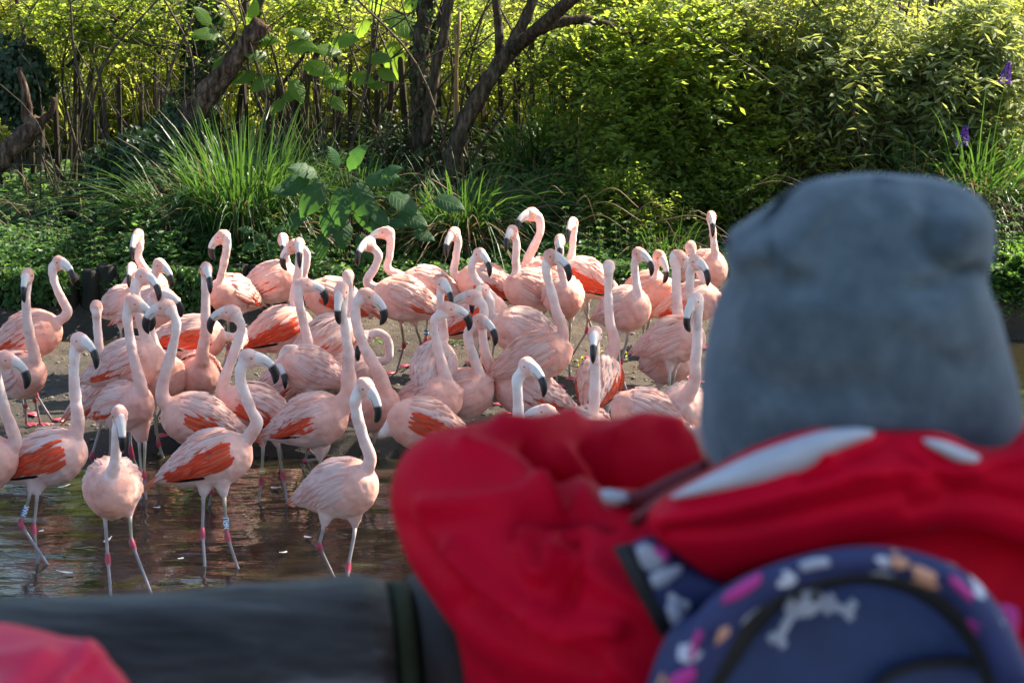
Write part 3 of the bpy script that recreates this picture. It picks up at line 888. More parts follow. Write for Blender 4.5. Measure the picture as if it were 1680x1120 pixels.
    for k in range(46):
        px = [r.rand() * 980, 1090 + r.rand() * 590][k % 3 == 0]; Y = 19.2 + 1.3 * r.rand()
        p = at_Y(px, 330, Y); p[2] = gz(p[0], Y) + .2 * r.rand()
        d = np.array([r.normal() * .5, r.normal() * .1, 1.0]); L = 2.2 + 1.2 * r.rand()
        P = catmull([p, p + d * L * .4 + r.normal(size=3) * [.16, .05, .05], p + d * L * .7 + r.normal(size=3) * [.22, .05, .1], p + d * L + [r.normal() * .6, 0, -.2]], 5)
        add_tube(g, P, np.linspace(.017, .005, len(P)), 5)
        for q in range(3):
            i0 = 4 + r.randint(len(P) - 7); e = P[i0] + [r.normal() * .5, r.normal() * .1, .15 + .5 * r.rand()]
            add_tube(g, catmull([P[i0], (P[i0] + e) / 2 + r.normal(size=3) * .06, e], 4), np.linspace(.008, .002, 9), 4)
    tag(link('bare_stems', g.mesh('bare_stems'), M['twig']), 'tangle of thin bare stems through the whole thicket', 'stems', kind='stuff')
    r = np.random.RandomState(34); g = Geo()
    for k in range(170):
        px = r.rand() * 1680; Y = 17.3 + 1.6 * r.rand()
        p = at_Y(px, 400, Y); p[2] = gz(p[0], Y) + .1 + .5 * r.rand()
        a = r.rand() * 6.28; L = .3 + .7 * r.rand()
        b2 = p + [math.cos(a) * L, math.sin(a) * L * .3 - .1, -.1 + .5 * r.rand() - .2]
        P = catmull([p, (p + b2) / 2 + [0, 0, .15], b2], 4); add_tube(g, P, np.linspace(.005, .002, len(P)), 4)
    tag(link('dead_twigs', g.mesh('dead_twigs'), M['dry']), 'dead twigs and dry stalks hanging over the bank', 'twigs', kind='stuff')

    # ---- broad leaved plants: every large leaf is its own part
    def big_leaf_mesh(name):
        n = 9; V = []; t = np.linspace(0, 1, n)
        w_ = .36 * np.sin(np.pi * np.clip(t * .93 + .07, 0, 1)) ** .75 * (1 - .25 * t)
        w_[0] = .10; w_[-1] = 0.004
        for k in range(n):
            z = -.28 * t[k] ** 2
            wav = .025 * math.sin(k * 2.3)
            for s in (-1, -.5, 0, .5, 1):
                V.append([t[k] - (.09 if abs(s) == 1 and k == 0 else 0), s * w_[k], z - .10 * abs(s) ** 1.5 + .055 * abs(s) + wav * abs(s) + (.022 if k % 2 else -.01) * (abs(s) > 0)])
        F = [[i * 5 + j, (i + 1) * 5 + j, (i + 1) * 5 + j + 1, i * 5 + j + 1] for i in range(n - 1) for j in range(4)]
        return mesh_np(name, V, F, True)
    lm = {k: big_leaf_mesh('leaf') for k in ('big_leaf', 'big_leaf_lit')}
    for k in lm: lm[k].materials.append(M[k])

    def broad(label, base, Y, items, mat, seed):
        r = np.random.RandomState(seed)
        p = at_Y(base[0], base[1], Y); z0 = gz(p[0], Y); root = np.array([p[0], Y, z0])
        t = thing('broad_leaved_plant', label, 'plant', root, 'broad leaved plants')
        g = Geo()
        for (px, py, sz, ang) in items:
            q = at_Y(px, py, Y - .25 - .1 * r.rand())
            P = catmull([root + r.normal(size=3) * [.06, .04, 0], (root + q) / 2 + [0, .05, .12], q], 5)
            add_tube(g, P, np.linspace(.010, .005, len(P)), 5)
            o = bpy.data.objects.new('leaf', lm[mat]); COL.objects.link(o); o.parent = t
            a = math.radians(ang)
            d = Vector((math.cos(a) * .9, -.45 - .2 * r.rand(), math.sin(a) * .9)).normalized()
            nrm = Vector((r.normal() * .25, -.75, .75)); s = nrm.cross(d).normalized(); nrm = d.cross(s)
            mt = Matrix((d, s, nrm)).transposed().to_4x4()
            S_ = sz / FPX * Y
            o.matrix_parent_inverse = Matrix.Translation(-t.location)
            o.matrix_basis = Matrix.Translation(Vector(q)) @ mt @ Matrix.Diagonal((S_, S_, S_, 1))
        link('stalks', g.mesh('stalks'), M['twig'], t)
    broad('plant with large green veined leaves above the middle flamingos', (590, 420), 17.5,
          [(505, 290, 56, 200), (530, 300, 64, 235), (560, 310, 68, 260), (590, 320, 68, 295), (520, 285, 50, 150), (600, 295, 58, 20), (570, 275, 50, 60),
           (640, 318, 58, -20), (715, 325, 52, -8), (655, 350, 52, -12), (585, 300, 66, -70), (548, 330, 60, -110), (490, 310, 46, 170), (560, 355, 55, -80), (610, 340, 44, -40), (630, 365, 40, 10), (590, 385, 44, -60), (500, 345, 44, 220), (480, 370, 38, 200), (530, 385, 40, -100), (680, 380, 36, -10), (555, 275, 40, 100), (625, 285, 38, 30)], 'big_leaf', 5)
    broad('small round leaved plant under the right end of the big sedge', (440, 420), 17.4,
          [(415, 378, 24, 160), (430, 385, 26, 240), (445, 378, 26, 20), (440, 395, 26, -60), (420, 398, 24, 200), (460, 388, 24, 0)], 'big_leaf', 6)
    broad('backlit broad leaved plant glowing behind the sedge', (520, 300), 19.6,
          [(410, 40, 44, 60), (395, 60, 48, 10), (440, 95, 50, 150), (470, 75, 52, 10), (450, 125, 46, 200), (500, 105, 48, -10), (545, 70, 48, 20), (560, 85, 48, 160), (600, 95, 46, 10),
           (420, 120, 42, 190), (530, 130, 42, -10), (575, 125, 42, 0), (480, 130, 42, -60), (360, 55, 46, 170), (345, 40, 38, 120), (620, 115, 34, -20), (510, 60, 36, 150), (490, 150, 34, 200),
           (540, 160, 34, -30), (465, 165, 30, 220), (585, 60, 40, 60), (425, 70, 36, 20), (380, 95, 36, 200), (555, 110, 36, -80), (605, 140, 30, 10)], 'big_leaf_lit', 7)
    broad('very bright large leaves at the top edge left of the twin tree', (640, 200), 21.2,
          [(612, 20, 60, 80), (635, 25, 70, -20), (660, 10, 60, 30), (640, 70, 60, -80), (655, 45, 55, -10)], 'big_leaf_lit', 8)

    # ---- paling fence
    t = thing('paling_fence', 'weathered chestnut paling fence standing in the thicket', 'fence', (at_Y(500, 300, 20.6)[0], 20.6, gz(-2, 20.6)))
    pm = []
    for k in range(4):
        rr = np.random.RandomState(k); V = []
        for z, s in ((-.2, 1), (.5, .95), (.96, .85), (1.0, .45)):
            for a in range(5):
                an = a * 2 * math.pi / 5 + k
                V.append([math.cos(an) * .036 * s * (.8 + .35 * rr.rand()) + .012 * math.sin(z * 3 + k), math.sin(an) * .022 * s, z])
        F = [[i * 5 + j, i * 5 + (j + 1) % 5, (i + 1) * 5 + (j + 1) % 5, (i + 1) * 5 + j] for i in range(3) for j in range(5)]
        F = np.vstack([tri(np.array(F)), [[15, 16, 17], [15, 17, 18], [15, 18, 19]]])
        me = mesh_np('picket', V, F, False); me.materials.append(M['picket']); pm.append(me)
    r = np.random.RandomState(8); px = 30.0
    tops = lambda x: float(np.interp(x, [0, 120, 300, 500, 640, 720, 790, 905], [150, 138, 140, 128, 108, 92, 66, 80]))
    k = 0
    while px < 905:
        Yp = 20.6 + r.normal() * .05
        top = at_Y(px, tops(px) + r.normal() * 12, Yp); z0 = gz(top[0], Yp)
        o = bpy.data.objects.new('picket', pm[k % 4]); COL.objects.link(o); o.parent = t; o.matrix_parent_inverse = Matrix.Translation(-t.location)
        o.location = (top[0], Yp, z0 - .05); h = top[2] - z0 + .05
        o.scale = (1.3 + .2 * r.normal(), 1.2, h); o.rotation_euler = (r.normal() * .03, r.normal() * .055, r.rand() * 3)
        px += 26 + 9 * r.rand() - 4; k += 1
    for zz in (.4, 1.0):
        xs_ = np.linspace(at_Y(20, 200, 20.6)[0], at_Y(905, 200, 20.6)[0], 40)
        P = np.stack([xs_, 0 * xs_ + 20.57, ground(xs_, 0 * xs_ + 20.6) + zz], 1)
        g = Geo(); add_tube(g, P, .004, 4); link('wire', g.mesh('wire'), M['wire'], t)

    # ---- log edging below the left bank
    t = thing('log_edging', 'dark upright logs edging the left bank below the nettles', 'edging', (-3.2, 16.9, .1))
    lms = []
    for k in range(5):
        rr = np.random.RandomState(k + 50); g = Geo()
        P = np.array([[0, 0, -.5], [0, 0, -.05], [.004, 0, .25], [0, 0, .40 + .05 * rr.rand()], [0, 0, .43 + .05 * rr.rand()]])
        rough_tube(g, P, [.085, .086, .082, .08, .06], rr, 12, .12)
        me = g.mesh('log'); me.materials.append(M['log']); lms.append(me)
    x = -5.6; r = np.random.RandomState(6); k = 0
    while x < -1.75:
        o = bpy.data.objects.new('log', lms[k % 5]); COL.objects.link(o); o.parent = t; o.matrix_parent_inverse = Matrix.Translation(-t.location)
        s = .9 + .35 * r.rand()
        o.location = (x, 16.86 + r.normal() * .015, .04 + r.normal() * .03 ); o.scale = (s, s, 1.05 + .2 * r.rand()); o.rotation_euler = (r.normal() * .03, r.normal() * .04, r.rand() * 6)
        x += .175 * s; k += 1

    # stones and debris on the mud
    r = np.random.RandomState(12)
    g = Geo()
    for k in range(5200):
        x = -4.5 + 7.8 * r.rand(); y = 12.0 + 5.0 * r.rand() ** 1.0
        z = gz(x, y) if k < 0 else None
        s = .007 + .022 * r.rand() ** 4
        V, F = ball((x, y, 0), np.array([s, s * (.6 + .5 * r.rand()), s * .5]), 5, 4)
        g.add(V, tri(F))
    allv = np.concatenate(g.V); base = np.repeat(allv.reshape(-1, 20, 3)[:, :, :2].mean(1), 20, 0)
    allv[:, 2] += ground(base[:, 0], base[:, 1])
    g.V = [allv]
    tag(link('gravel', g.mesh('gravel'), simple('pebble', [(.3, (.06, .05, .04)), (.6, (.2, .17, .13)), (.85, (.45, .4, .34))], 25, .8, 0)), 'pebbles and grit scattered over the mud', 'gravel', kind='stuff')
    # moulted feathers afloat
    fmt = simple('moulted feather', [(.3, (.7, .62, .6)), (.7, (.85, .8, .78))], 20, .7, 0)
    for k, (px, py, lb) in enumerate([(262, 832, 'white moulted feather floating between the two front left birds'), (70, 870, 'curled pale feather floating under the HAK ringed bird'), (95, 800, 'small feather afloat near the beach at left'), (170, 890, 'flat pale feather afloat beside the outward facing bird'), (470, 905, 'feather afloat right of the NRU ringed bird'), (300, 915, 'tiny feather afloat between two front birds'), (445, 800, 'feather afloat near the yellow ringed leg'), (500, 880, 'small white fluff afloat left of the front right bird'), (120, 940, 'pale feather afloat lowest near the rail at left')]):
        rr = np.random.RandomState(400 + k); p = at_z(px, py, .008); a = rr.rand() * 6.28; L = .05 + .05 * rr.rand()
        d = np.array([math.cos(a), math.sin(a), 0]); sd2 = np.array([-d[1], d[0], 0]); V_ = []
        for q in range(6):
            t_ = q / 5; wv = .014 * math.sin(math.pi * min(1, t_ + .12)) + .001
            for e in (-1, 0, 1): V_.append(p + d * L * t_ + sd2 * wv * e + [0, 0, .004 + .012 * t_ * t_ + .004 * (e == 0)])
        F_ = [[3 * q + e, 3 * q + e + 1, 3 * q + e + 4, 3 * q + e + 3] for q in range(5) for e in (0, 1)]
        tag(link('feather', mesh_np('feather', V_, np.array(F_)), fmt), lb, 'feather', 'moulted feathers afloat')
    # small weeds on the mud
    for k, (px, py, lb) in enumerate([(762, 560, 'green weed on the mud below the arched neck'), (520, 545, 'weed on the mud beside the streaky back'), (985, 590, 'weed on the mud near the blue ringed leg'), (1130, 560, 'weed on the mud at right behind the tall neck'), (372, 540, 'yellow weed on the mud beside the feeding head'), (590, 560, 'small weed beside the arched feeding neck')]):
        rr = np.random.RandomState(200 + k); p = at_z(px, py, .2); n = 130
        P = np.stack([p[0] + rr.normal(size=n) * .09, p[1] + rr.normal(size=n) * .07, 0 * np.arange(n)], 1); P[:, 2] = ground(P[:, 0], P[:, 1]) + .08 * rr.rand(n)
        V, F = leaves(P, unit(rr.normal(size=(n, 3)) + [0, 0, .6]), rnd_dir(rr, n) + [0, 0, 1], .035 + 0 * P[:, 0], .018 + 0 * P[:, 0])
        o = link('weed', mesh_np('weed', V, F, False), M['leaf_bright'] if k in (2, 4) else M['leaf_ground']); tag(o, lb, 'weed', 'weeds on the mud')


veg()
# ------------------------------------------------------------------ flamingos
def birdmat(name, rough, noisy=.16, bumps=.35):
    m, nt, b = newmat(name)
    a = N(nt, 'ShaderNodeAttribute', attribute_name='tint')
    n = noise(nt, 55, 5, .7); n2 = noise(nt, 9, 3, .6)
    r = ramp(nt, [(.25, (1 - noisy * 1.6, 1 - noisy * 2.2, 1 - noisy * 2.4)), (.5, (1, 1, 1)), (.75, (1 + noisy * .6, 1 + noisy * .9, 1 + noisy * .9))], n2.outputs[0])
    mx = N(nt, 'ShaderNodeMix', data_type='RGBA', blend_type='MULTIPLY'); mx.inputs[0].default_value = 1
    nt.links.new(a.outputs['Color'], mx.inputs[6]); nt.links.new(r.outputs[0], mx.inputs[7])
    nt.links.new(mx.outputs[2], b.inputs['Base Color'])
    b.inputs['Roughness'].default_value = rough
    b.inputs['Specular IOR Level'].default_value = .25 if rough > .5 else .5
    if bumps: bump(nt, b, n.outputs[0], bumps, .006)
    return m


M['plumage'] = birdmat('flamingo plumage', .75)
M['feather'] = birdmat('flamingo feathers', .65, .08, .1)
nt_ = M['feather'].node_tree
tl_ = nt_.nodes.new('ShaderNodeBsdfTranslucent'); ms_ = nt_.nodes.new('ShaderNodeMixShader'); ms_.inputs[0].default_value = .22
nt_.links.new([n for n in nt_.nodes if n.type == 'ATTRIBUTE'][0].outputs[0], tl_.inputs[0])
nt_.links.new(nt_.nodes['Principled BSDF'].outputs[0], ms_.inputs[1]); nt_.links.new(tl_.outputs[0], ms_.inputs[2]); nt_.links.new(ms_.outputs[0], nt_.nodes['Material Output'].inputs[0])
M['horn'] = birdmat('flamingo bill and legs', .38, .1, .1)
M['eye'] = simple('flamingo eye', [(.3, (.22, .15, .06)), (.7, (.3, .22, .09))], 3, .15, 0)
M['band_blue'] = simple('leg ring blue', [(.3, (.005, .12, .30)), (.7, (.008, .15, .35))], 3, .3, 0)
M['band_yellow'] = simple('leg ring yellow', [(.3, (.6, .36, .03)), (.7, (.66, .4, .04))], 3, .3, 0)
M['band_text'] = simple('ring lettering', [(.3, (.8, .8, .8)), (.7, (.85, .85, .85))], 3, .4, 0)

PALE = np.array([.88, .69, .63]); PINK = np.array([.86, .48, .40]); SALM = np.array([.86, .36, .25]); ORNG = np.array([.85, .26, .13]); REDC = np.array([.80, .075, .028])
BLACK = np.array([.012, .011, .012]); BONE = np.array([.80, .73, .69])
TS = np.array([-.34, -.29, -.235, -.16, -.085, -.01, .065, .125, .17, .20, .215])
TR = np.array([.012, .037, .069, .107, .141, .158, .155, .131, .098, .055, .01])
eye_me = mesh_np('eye', *(lambda v: (v[0], tri(v[1])))(ball((0, 0, 0), 1, 8, 6))); eye_me.materials.append(M['eye'])
BIRDS = 0


def bill_curve():
    return (np.array([[.028, .004], [.060, -.004], [.088, -.017], [.112, -.038], [.127, -.066], [.132, -.095], [.127, -.122], [.120, -.140]]),
            np.array([.044, .037, .0295, .0255, .0255, .0225, .0150, .003]))


def solve_head(hd, Y, tip, s, away):
    """heading and droop of the head so that the bill tip lands where the photograph has it"""
    H = at_Y(hd[0], hd[1], Y); best = None
    for yaw in np.arange(-180, 180, 6.0):
        if not away and 12 < yaw < 168: continue
        for p in np.arange(-5, 66, 5.0):
            f, u, sd_ = head_axes(yaw, p)
            q = H + s * (f * .122 - u * .138)
            e = np.hypot(*(proj(q)[0] - np.array(tip))) + .03 * abs(p - 18)
            if best is None or e < best[0]: best = (e, yaw, p)
    return best[1], best[2]


def head_axes(yaw, p):
    a = math.radians(yaw); q = math.radians(p)
    h = np.array([math.cos(a), math.sin(a), 0]); z = np.array([0, 0, 1.0])
    f = h * math.cos(q) - z * math.sin(q); u = h * math.sin(q) + z * math.cos(q)
    return f, u, np.cross(f, u)


def letters(txt, c, right, up, nrm, h, parent, mat):
    """small raised capitals built from strokes"""
    G5 = {'N': [(0, 0, 0, 1), (0, 1, 1, 0), (1, 0, 1, 1)], 'R': [(0, 0, 0, 1), (0, 1, 1, 1), (1, 1, 1, .5), (1, .5, 0, .5), (.3, .5, 1, 0)], 'U': [(0, 1, 0, 0), (0, 0, 1, 0), (1, 0, 1, 1)],
          'H': [(0, 0, 0, 1), (1, 0, 1, 1), (0, .5, 1, .5)], 'A': [(0, 0, .5, 1), (.5, 1, 1, 0), (.2, .4, .8, .4)], 'K': [(0, 0, 0, 1), (0, .45, 1, 1), (.3, .6, 1, 0)]}
    g = Geo(); w_ = h * .55; gap = h * .25; n = len(txt); tot = n * w_ + (n - 1) * gap
    for i, ch in enumerate(txt):
        x0 = -tot / 2 + i * (w_ + gap)
        for (a, b, c2, d) in G5[ch]:
            p = c + right * (x0 + a * w_) + up * ((b - .5) * h); q = c + right * (x0 + c2 * w_) + up * ((d - .5) * h)
            t = unit(q - p); sd_ = np.cross(nrm, t) * h * .09
            V = np.array([p - sd_, q - sd_, q + sd_, p + sd_]); V = np.vstack([V, V + nrm * .0012])
            g.add(V, tri(np.array([[4, 5, 6, 7], [0, 1, 5, 4], [1, 2, 6, 5], [2, 3, 7, 6], [3, 0, 4, 7], [3, 2, 1, 0]])))
    link('ring_lettering', g.mesh('ring_lettering', False), mat, parent)


def bird(label, b, yaw, neck, head=None, tip=None, s=1.0, red=.25, tone=0., legs=None, pitch=14, away=False, band=None, zc=.60,
         hy=None, hp=20, nw=1.0, droopy=1.0, cold=0., hdY=0.0, ringtxt=None):
    global BIRDS
    BIRDS += 1
    r = np.random.RandomState(BIRDS * 7 + 3)
    # body centre: on the view ray, zc above the ground under it
    zg = 0.
    for _ in range(6):
        c = at_z(b[0], b[1], zg + zc * s); zg = max(gz(c[0], c[1]), -.10)
    if legs is not None and zg < 0: pass
    a = math.radians(yaw); h = np.array([math.cos(a), math.sin(a), 0]); q = math.radians(pitch)
    z = np.array([0, 0, 1.0]); f = h * math.cos(q) + z * math.sin(q); u = -h * math.sin(q) + z * math.cos(q); sd_ = np.cross(f, u)
    root = thing('flamingo', label, 'flamingo', (c[0], c[1], zg), 'flamingos standing in and beside the pond')
    T = PINK * (1 - tone) + SALM * tone if tone >= 0 else PINK * (1 + tone) + PALE * (-tone)
    cold *= .45
    pale = PALE * (1 - cold) + np.array([.80, .77, .78]) * cold  # cool tint of open shade painted into the pale plumage
    # ---- neck
    chest = c + f * .175 * s + u * .045 * s
    Yn = chest[1]
    npx = list(neck)
    if head is not None: npx = npx + []
    NP = [c + f * .06 * s + u * .0 * s, c + f * .14 * s + u * .03 * s]
    n0 = len(neck)
    pts = [at_Y(x, y, Yn + hdY * (i / max(1, n0 - 1))) for i, (x, y) in enumerate(neck[::-1])]     # given from the head down
    if head is not None:
        Yh = Yn + hdY
        H = at_Y(head[0], head[1], Yh)
        if tip is not None: hy_, hp_ = solve_head(head, Yh, tip, s, away)
        else: hy_, hp_ = hy, hp
        hf, hu, hs = head_axes(hy_, hp_)
        NPt = NP + pts + [H - hf * .03 * s - hu * .012 * s]
    else:
        NPt = NP + pts
    NPt = np.array(NPt)
    P = catmull(NPt, 7)
    L = np.concatenate([[0], np.cumsum(np.linalg.norm(np.diff(P, axis=0), axis=1))]); up_ = (L[-1] - L)      # distance from the head
    R = np.interp(up_, [0, .05, .15, .32, .48, .60, .70, .80, 1.2], [.033, .030, .029, .033, .039, .050, .066, .088, .10]) * s * nw
    d0 = L; R = np.minimum(R, .13 * s); R = np.where(d0 < .10 * s, np.maximum(R, .085 * s), R)
    gg = Geo()
    add_tube(gg, P, R, 14)
    # torso
    Pt = c + f * (TS * s)[:, None] + u * (np.interp(TS, [-.34, -.1, .2], [-.035, .0, .012]) * s)[:, None]
    V, F = tube(Pt, TR * s * (1 + .03 * r.normal()), 18, side=sd_, flat=.93)
    gg.add(V, tri(F))
    # thighs
    side0 = sd_
    hips = []
    for sg in (-1, 1):
        hp3 = c + h * (-.01 * s) + side0 * sg * .055 * s - z * .06 * s
        hips.append(hp3)
    if head is not None:
        # cranium
        Hc = [H - hf * .058 * s - hu * .006 * s, H - hf * .036 * s + hu * .003 * s, H - hf * .006 * s + hu * .008 * s, H + hf * .030 * s + hu * .002 * s, H + hf * .062 * s - hu * .008 * s]
        V, F = tube(np.array(Hc), np.array([.020, .046, .056, .048, .031]) * s, 14, side=hs, flat=.78)
        gg.add(V, tri(F))
    # legs: picture points or a default stance
    L2 = []
    gr = gz(c[0], c[1]); inwater = gr < 0.0
    if legs:
        for (hpx, apx, fpx), sg in zip(legs, (-1, 1)):
            foot = at_z(fpx[0], fpx[1], 0.0 if inwater or fpx[1] > 700 else gr)
            if abs(foot[1] - c[1]) > .35: foot = at_Y(fpx[0], fpx[1], c[1] + .35 * np.sign(foot[1] - c[1]))
            hip = at_Y(hpx[0], hpx[1], c[1] * .8 + foot[1] * .2)
            ank = at_Y(apx[0], apx[1], (c[1] + foot[1]) / 2)
            if foot[2] < .03:
                d = unit(foot - ank); foot = foot + d * .12
            L2.append((hip, ank, foot))
    else:
        for k, sg in enumerate((-1, 1)):
            hip = hips[k]
            st = (.03 + .10 * r.rand()) * (1 if k else -1)
            fx = c + side0 * sg * .06 * s + h * st * s; fx[2] = gz(fx[0], fx[1]) + .008
            if fx[2] < -.12: fx[2] = -.12
            hip2 = hip.copy(); hip2[2] = c[2] - .17 * s
            an = hip2 * .45 + fx * .55; an = an - h * (.035 + .03 * r.rand()) * s
            L2.append((hip2, an, fx))
    for hip, ank, foot in L2:
        cc = c + (hip - c) * [1, 1, 0] * .75 - z * .05 * s
        V, F = tube(np.array([cc, cc * .35 + hip * .65 , hip + (ank - hip) * .1]), np.array([.07, .042, .014]) * s, 10)
        gg.add(V, tri(F))
    V, F = remesh(np.concatenate(gg.V), np.concatenate(gg.F), .0088 * s, 5, .5)
    nr = normals(V, F)
    # feathery relief and tint
    rel = V - c; lf = rel @ f / s; lu = rel @ u / s; ls = rel @ sd_ / s
    V = V + nr * ((vnoise(V, 34) - .5) * .006 + (vnoise(V, 14) - .5) * .008)[:, None] * s * (lf > -.3)[:, None]
    D2 = ((V[:, None, :] - P[None, ::2]) ** 2).sum(2); kn = D2.argmin(1) * 2; dn = np.sqrt(D2.min(1)); du = up_[np.minimum(kn, len(up_) - 1)] / s
    isneck = np.clip((dn < R[np.minimum(kn, len(R) - 1)] * 1.35) * 1.0, 0, 1) * (kn > 8)
    tn = np.clip(du / .62, 0, 1)
    cn = pale[None] * (1 - tn[:, None] ** 1.4) + (T * .55 + SALM * .45)[None] * tn[:, None] ** 1.4
    chestw = np.exp(-((lf - .17) / .09) ** 2) * np.clip(.6 - lu * 1.5, 0, 1)
    belly = np.clip((-lu - .02) / .12, 0, 1) * np.clip((.1 - lf) / .1, 0, 1)
    ct = T[None] * (1 - belly[:, None] * .75) + pale[None] * belly[:, None] * .75
    ct = ct * (1 - chestw[:, None] * .6) + SALM[None] * chestw[:, None] * .6
    tail = np.clip((-lf - .2) / .08, 0, 1)[:, None]; ct = ct * (1 - tail * .5) + PALE * tail * .5
    colr = cn * isneck[:, None] + ct * (1 - isneck[:, None])
    colr = colr * (1 + .10 * (vnoise(V, 20) - .5)[:, None] * [0, 1.6, 2])
    g = Geo(); g.add(V, F, None, 0)
    colr_all = [colr]; M_ = []
    # ---- bill, legs, feet
    def part(P_, R_, n, col, mi=1, **k):
        V_, F_ = tube(P_, R_, n, **k); g.add(V_, tri(F_), None, mi)
        c_ = np.asarray(col, float)
        if c_.ndim == 2: c_ = np.vstack([np.repeat(c_, n, 0), c_[:1], c_[-1:]])
        else: c_ = np.repeat(c_[None], len(V_), 0)
        colr_all.append(c_)
    if head is not None:
        B, BR = bill_curve()
        Bp = H + hf * (B[:, :1] * s) + hu * (B[:, 1:] * s)
        Bq = catmull(Bp, 3); k = np.linspace(0, 7, len(Bq)); br = np.interp(k, range(8), BR) * s
        bc = np.where((k < 3.1)[:, None], (pale * .8 + BONE * .1) * (1 - .0 * k[:, None]), BLACK)
        bc = np.where(((k > 1.5) & (k <= 3.1))[:, None], BONE * .88, bc)
        part(Bq, br, 12, bc, 1, side=hs, flat=.74)
        # gape line: thin dark groove strip along both sides
        for sg in (-1, 1):
            gp = H + hf * (np.array([[.05], [.08], [.104], [.118]]) * s) + hu * (np.array([[-.012], [-.020], [-.040], [-.064]]) * s) + hs * sg * (np.array([[.0245], [.0215], [.0195], [.019]]) * s)
            part(gp, np.array([.0012, .002, .002, .001]) * s, 4, np.array([.25, .12, .11]), 1)
    for hip, ank, foot in L2:
        tib = np.array([.27, .25, .17]) if r.rand() < .6 else np.array([.33, .28, .26]); jt = np.array([.42, .05, .085]); tars = np.array([.30, .27, .28]) if r.rand() < .5 else np.array([.25, .21, .20])
        A, B_ = hip + (ank - hip) * .02, ank
        Q = np.array([hip + z * .03, hip + (ank - hip) * .3, hip + (ank - hip) * .82, hip + (ank - hip) * .9, ank, ank + (foot - ank) * .08, ank + (foot - ank) * .13, ank + (foot - ank) * .6, foot])
        rr = np.array([.013, .0098, .0086, .013, .0175, .0145, .0085, .0078, .0082]) * s
        cc = np.array([pale, tib, tib, jt, jt * .95, jt, tars, tars, tars * .9])
        part(Q, rr, 8, cc)
        if foot[2] > -.02:       # webbed foot on the mud
            fw = h * 1.0
            for da in (-.5, 0, .5):
                dd = h * math.cos(da) + side0 * math.sin(da)
                part(np.array([foot, foot + dd * .05 * s + z * .004, foot + dd * .095 * s]), np.array([.009, .006, .003]) * s, 5, np.array([.55, .10, .14]))
            V_ = np.array([foot + z * .003, foot + (h * .88 - side0 * .48) * .085 * s, foot + h * .085 * s, foot + (h * .88 + side0 * .48) * .085 * s])
            g.add(np.vstack([V_, V_ - z * .004]), np.array([[0, 2, 1], [0, 3, 2], [4, 5, 6], [4, 6, 7], [0, 1, 5], [0, 5, 4], [1, 2, 6], [1, 6, 5], [2, 3, 7], [2, 7, 6], [3, 0, 4], [3, 4, 7]]), None, 1)
            colr_all.append(np.repeat(np.array([[.6, .14, .18]]), 8, 0))
    C = np.concatenate(colr_all)
    g.C = [C]
    link('body', g.mesh('body', True, True), [M['plumage'], M['horn']], root)
    if head is not None:
        for sg in (-1, 1):
            o = bpy.data.objects.new('eye', eye_me); COL.objects.link(o); o.parent = root; o.matrix_parent_inverse = Matrix.Translation(-root.location)
            e = H + hf * .022 * s + hu * .014 * s + hs * sg * .0375 * s
            o.location = Vector(e); o.scale = (.0055 * s,) * 3
    # ---- feathers laid over the torso
    def surf(ss, th, off):
        ss = np.asarray(ss); sc = np.maximum(np.interp(ss, TS, TR), .022) * s
        cu = np.interp(ss, [-.34, -.1, .2], [-.035, .0, .012]) * s
        ext = np.minimum(0, ss + .27)
        cc = c + f * (ss * s)[:, None] + u * cu[:, None]
        nn = sd_ * (np.cos(th) * .93)[:, None] + u * np.sin(th)[:, None]
        return cc + nn * (sc + off)[:, None] - z * (ext ** 2 * 3 * s)[:, None]

    def feather(G_, s0, th, ln, wd, drift, lift, c0, c1, segs=4):
        k = np.linspace(0, 1, segs + 1)
        ss = s0 - ln * k; tt = th + drift * k
        base_off = .004 * s + lift * k ** 1.5 * s
        wv = wd / 2 * np.array([.55, .95, 1.0, .75, .06])[:segs + 1]
        rad = np.maximum(np.interp(ss, TS, TR), .05)
        Lm = surf(ss, tt - wv / rad, base_off - .003 * s); Rm = surf(ss, tt + wv / rad, base_off - .003 * s); Mm = surf(ss, tt, base_off + .0025 * s)
        V_ = np.stack([Lm, Mm, Rm], 1).reshape(-1, 3)
        F_ = []
        for i in range(segs):
            F_ += [[3 * i, 3 * i + 1, 3 * i + 4, 3 * i + 3], [3 * i + 1, 3 * i + 2, 3 * i + 5, 3 * i + 4]]
        C_ = np.empty((segs + 1, 3, 3)); C_[:, 1] = c1; C_[:, 0] = c0; C_[:, 2] = c0
        G_.add(V_, tri(np.array(F_)), C_.reshape(-1, 3))
    back, wl, wr, tl = Geo(), Geo(), Geo(), Geo()
    edge0 = pale * .42 + T * .58
    # red wing coverts low on both sides
    for sg, G_ in ((1, wr), (-1, wl)):
        amt = red
        if amt > 0:
            s_hi = -.02 + .13 * min(1, amt * 1.2)
            for row, t0 in enumerate(np.linspace(-6, 4 + 34 * amt, 4 + int(4 * amt))):
                for s0 in np.arange(s_hi, -.14 - .05 * amt, -.03):
                    th = math.radians(t0 + r.normal() * 3) ; th = th if sg > 0 else math.pi - th
                    cr = REDC * (.8 + .35 * r.rand()) + np.array([0, .1, .06]) * r.rand() ** 2
                    feather(G_, s0 + r.normal() * .008, th, .115, .026, -sg * .10, .010, cr * .95 + ORNG * .05, cr * 1.05)
        for t0 in np.linspace(-22, -8, 3):
            for s0 in np.arange(-.06, -.15, -.03):
                th = math.radians(t0); th = th if sg > 0 else math.pi - th
                cr = BLACK if (t0 < -20 and red > .4) else edge0
                feather(G_, s0, th, .12, .022, sg * .05, .004, cr, cr)
    # scapulars: pale vanes with salmon shafts, streaming back and down
    lo = 14 + 30 * red
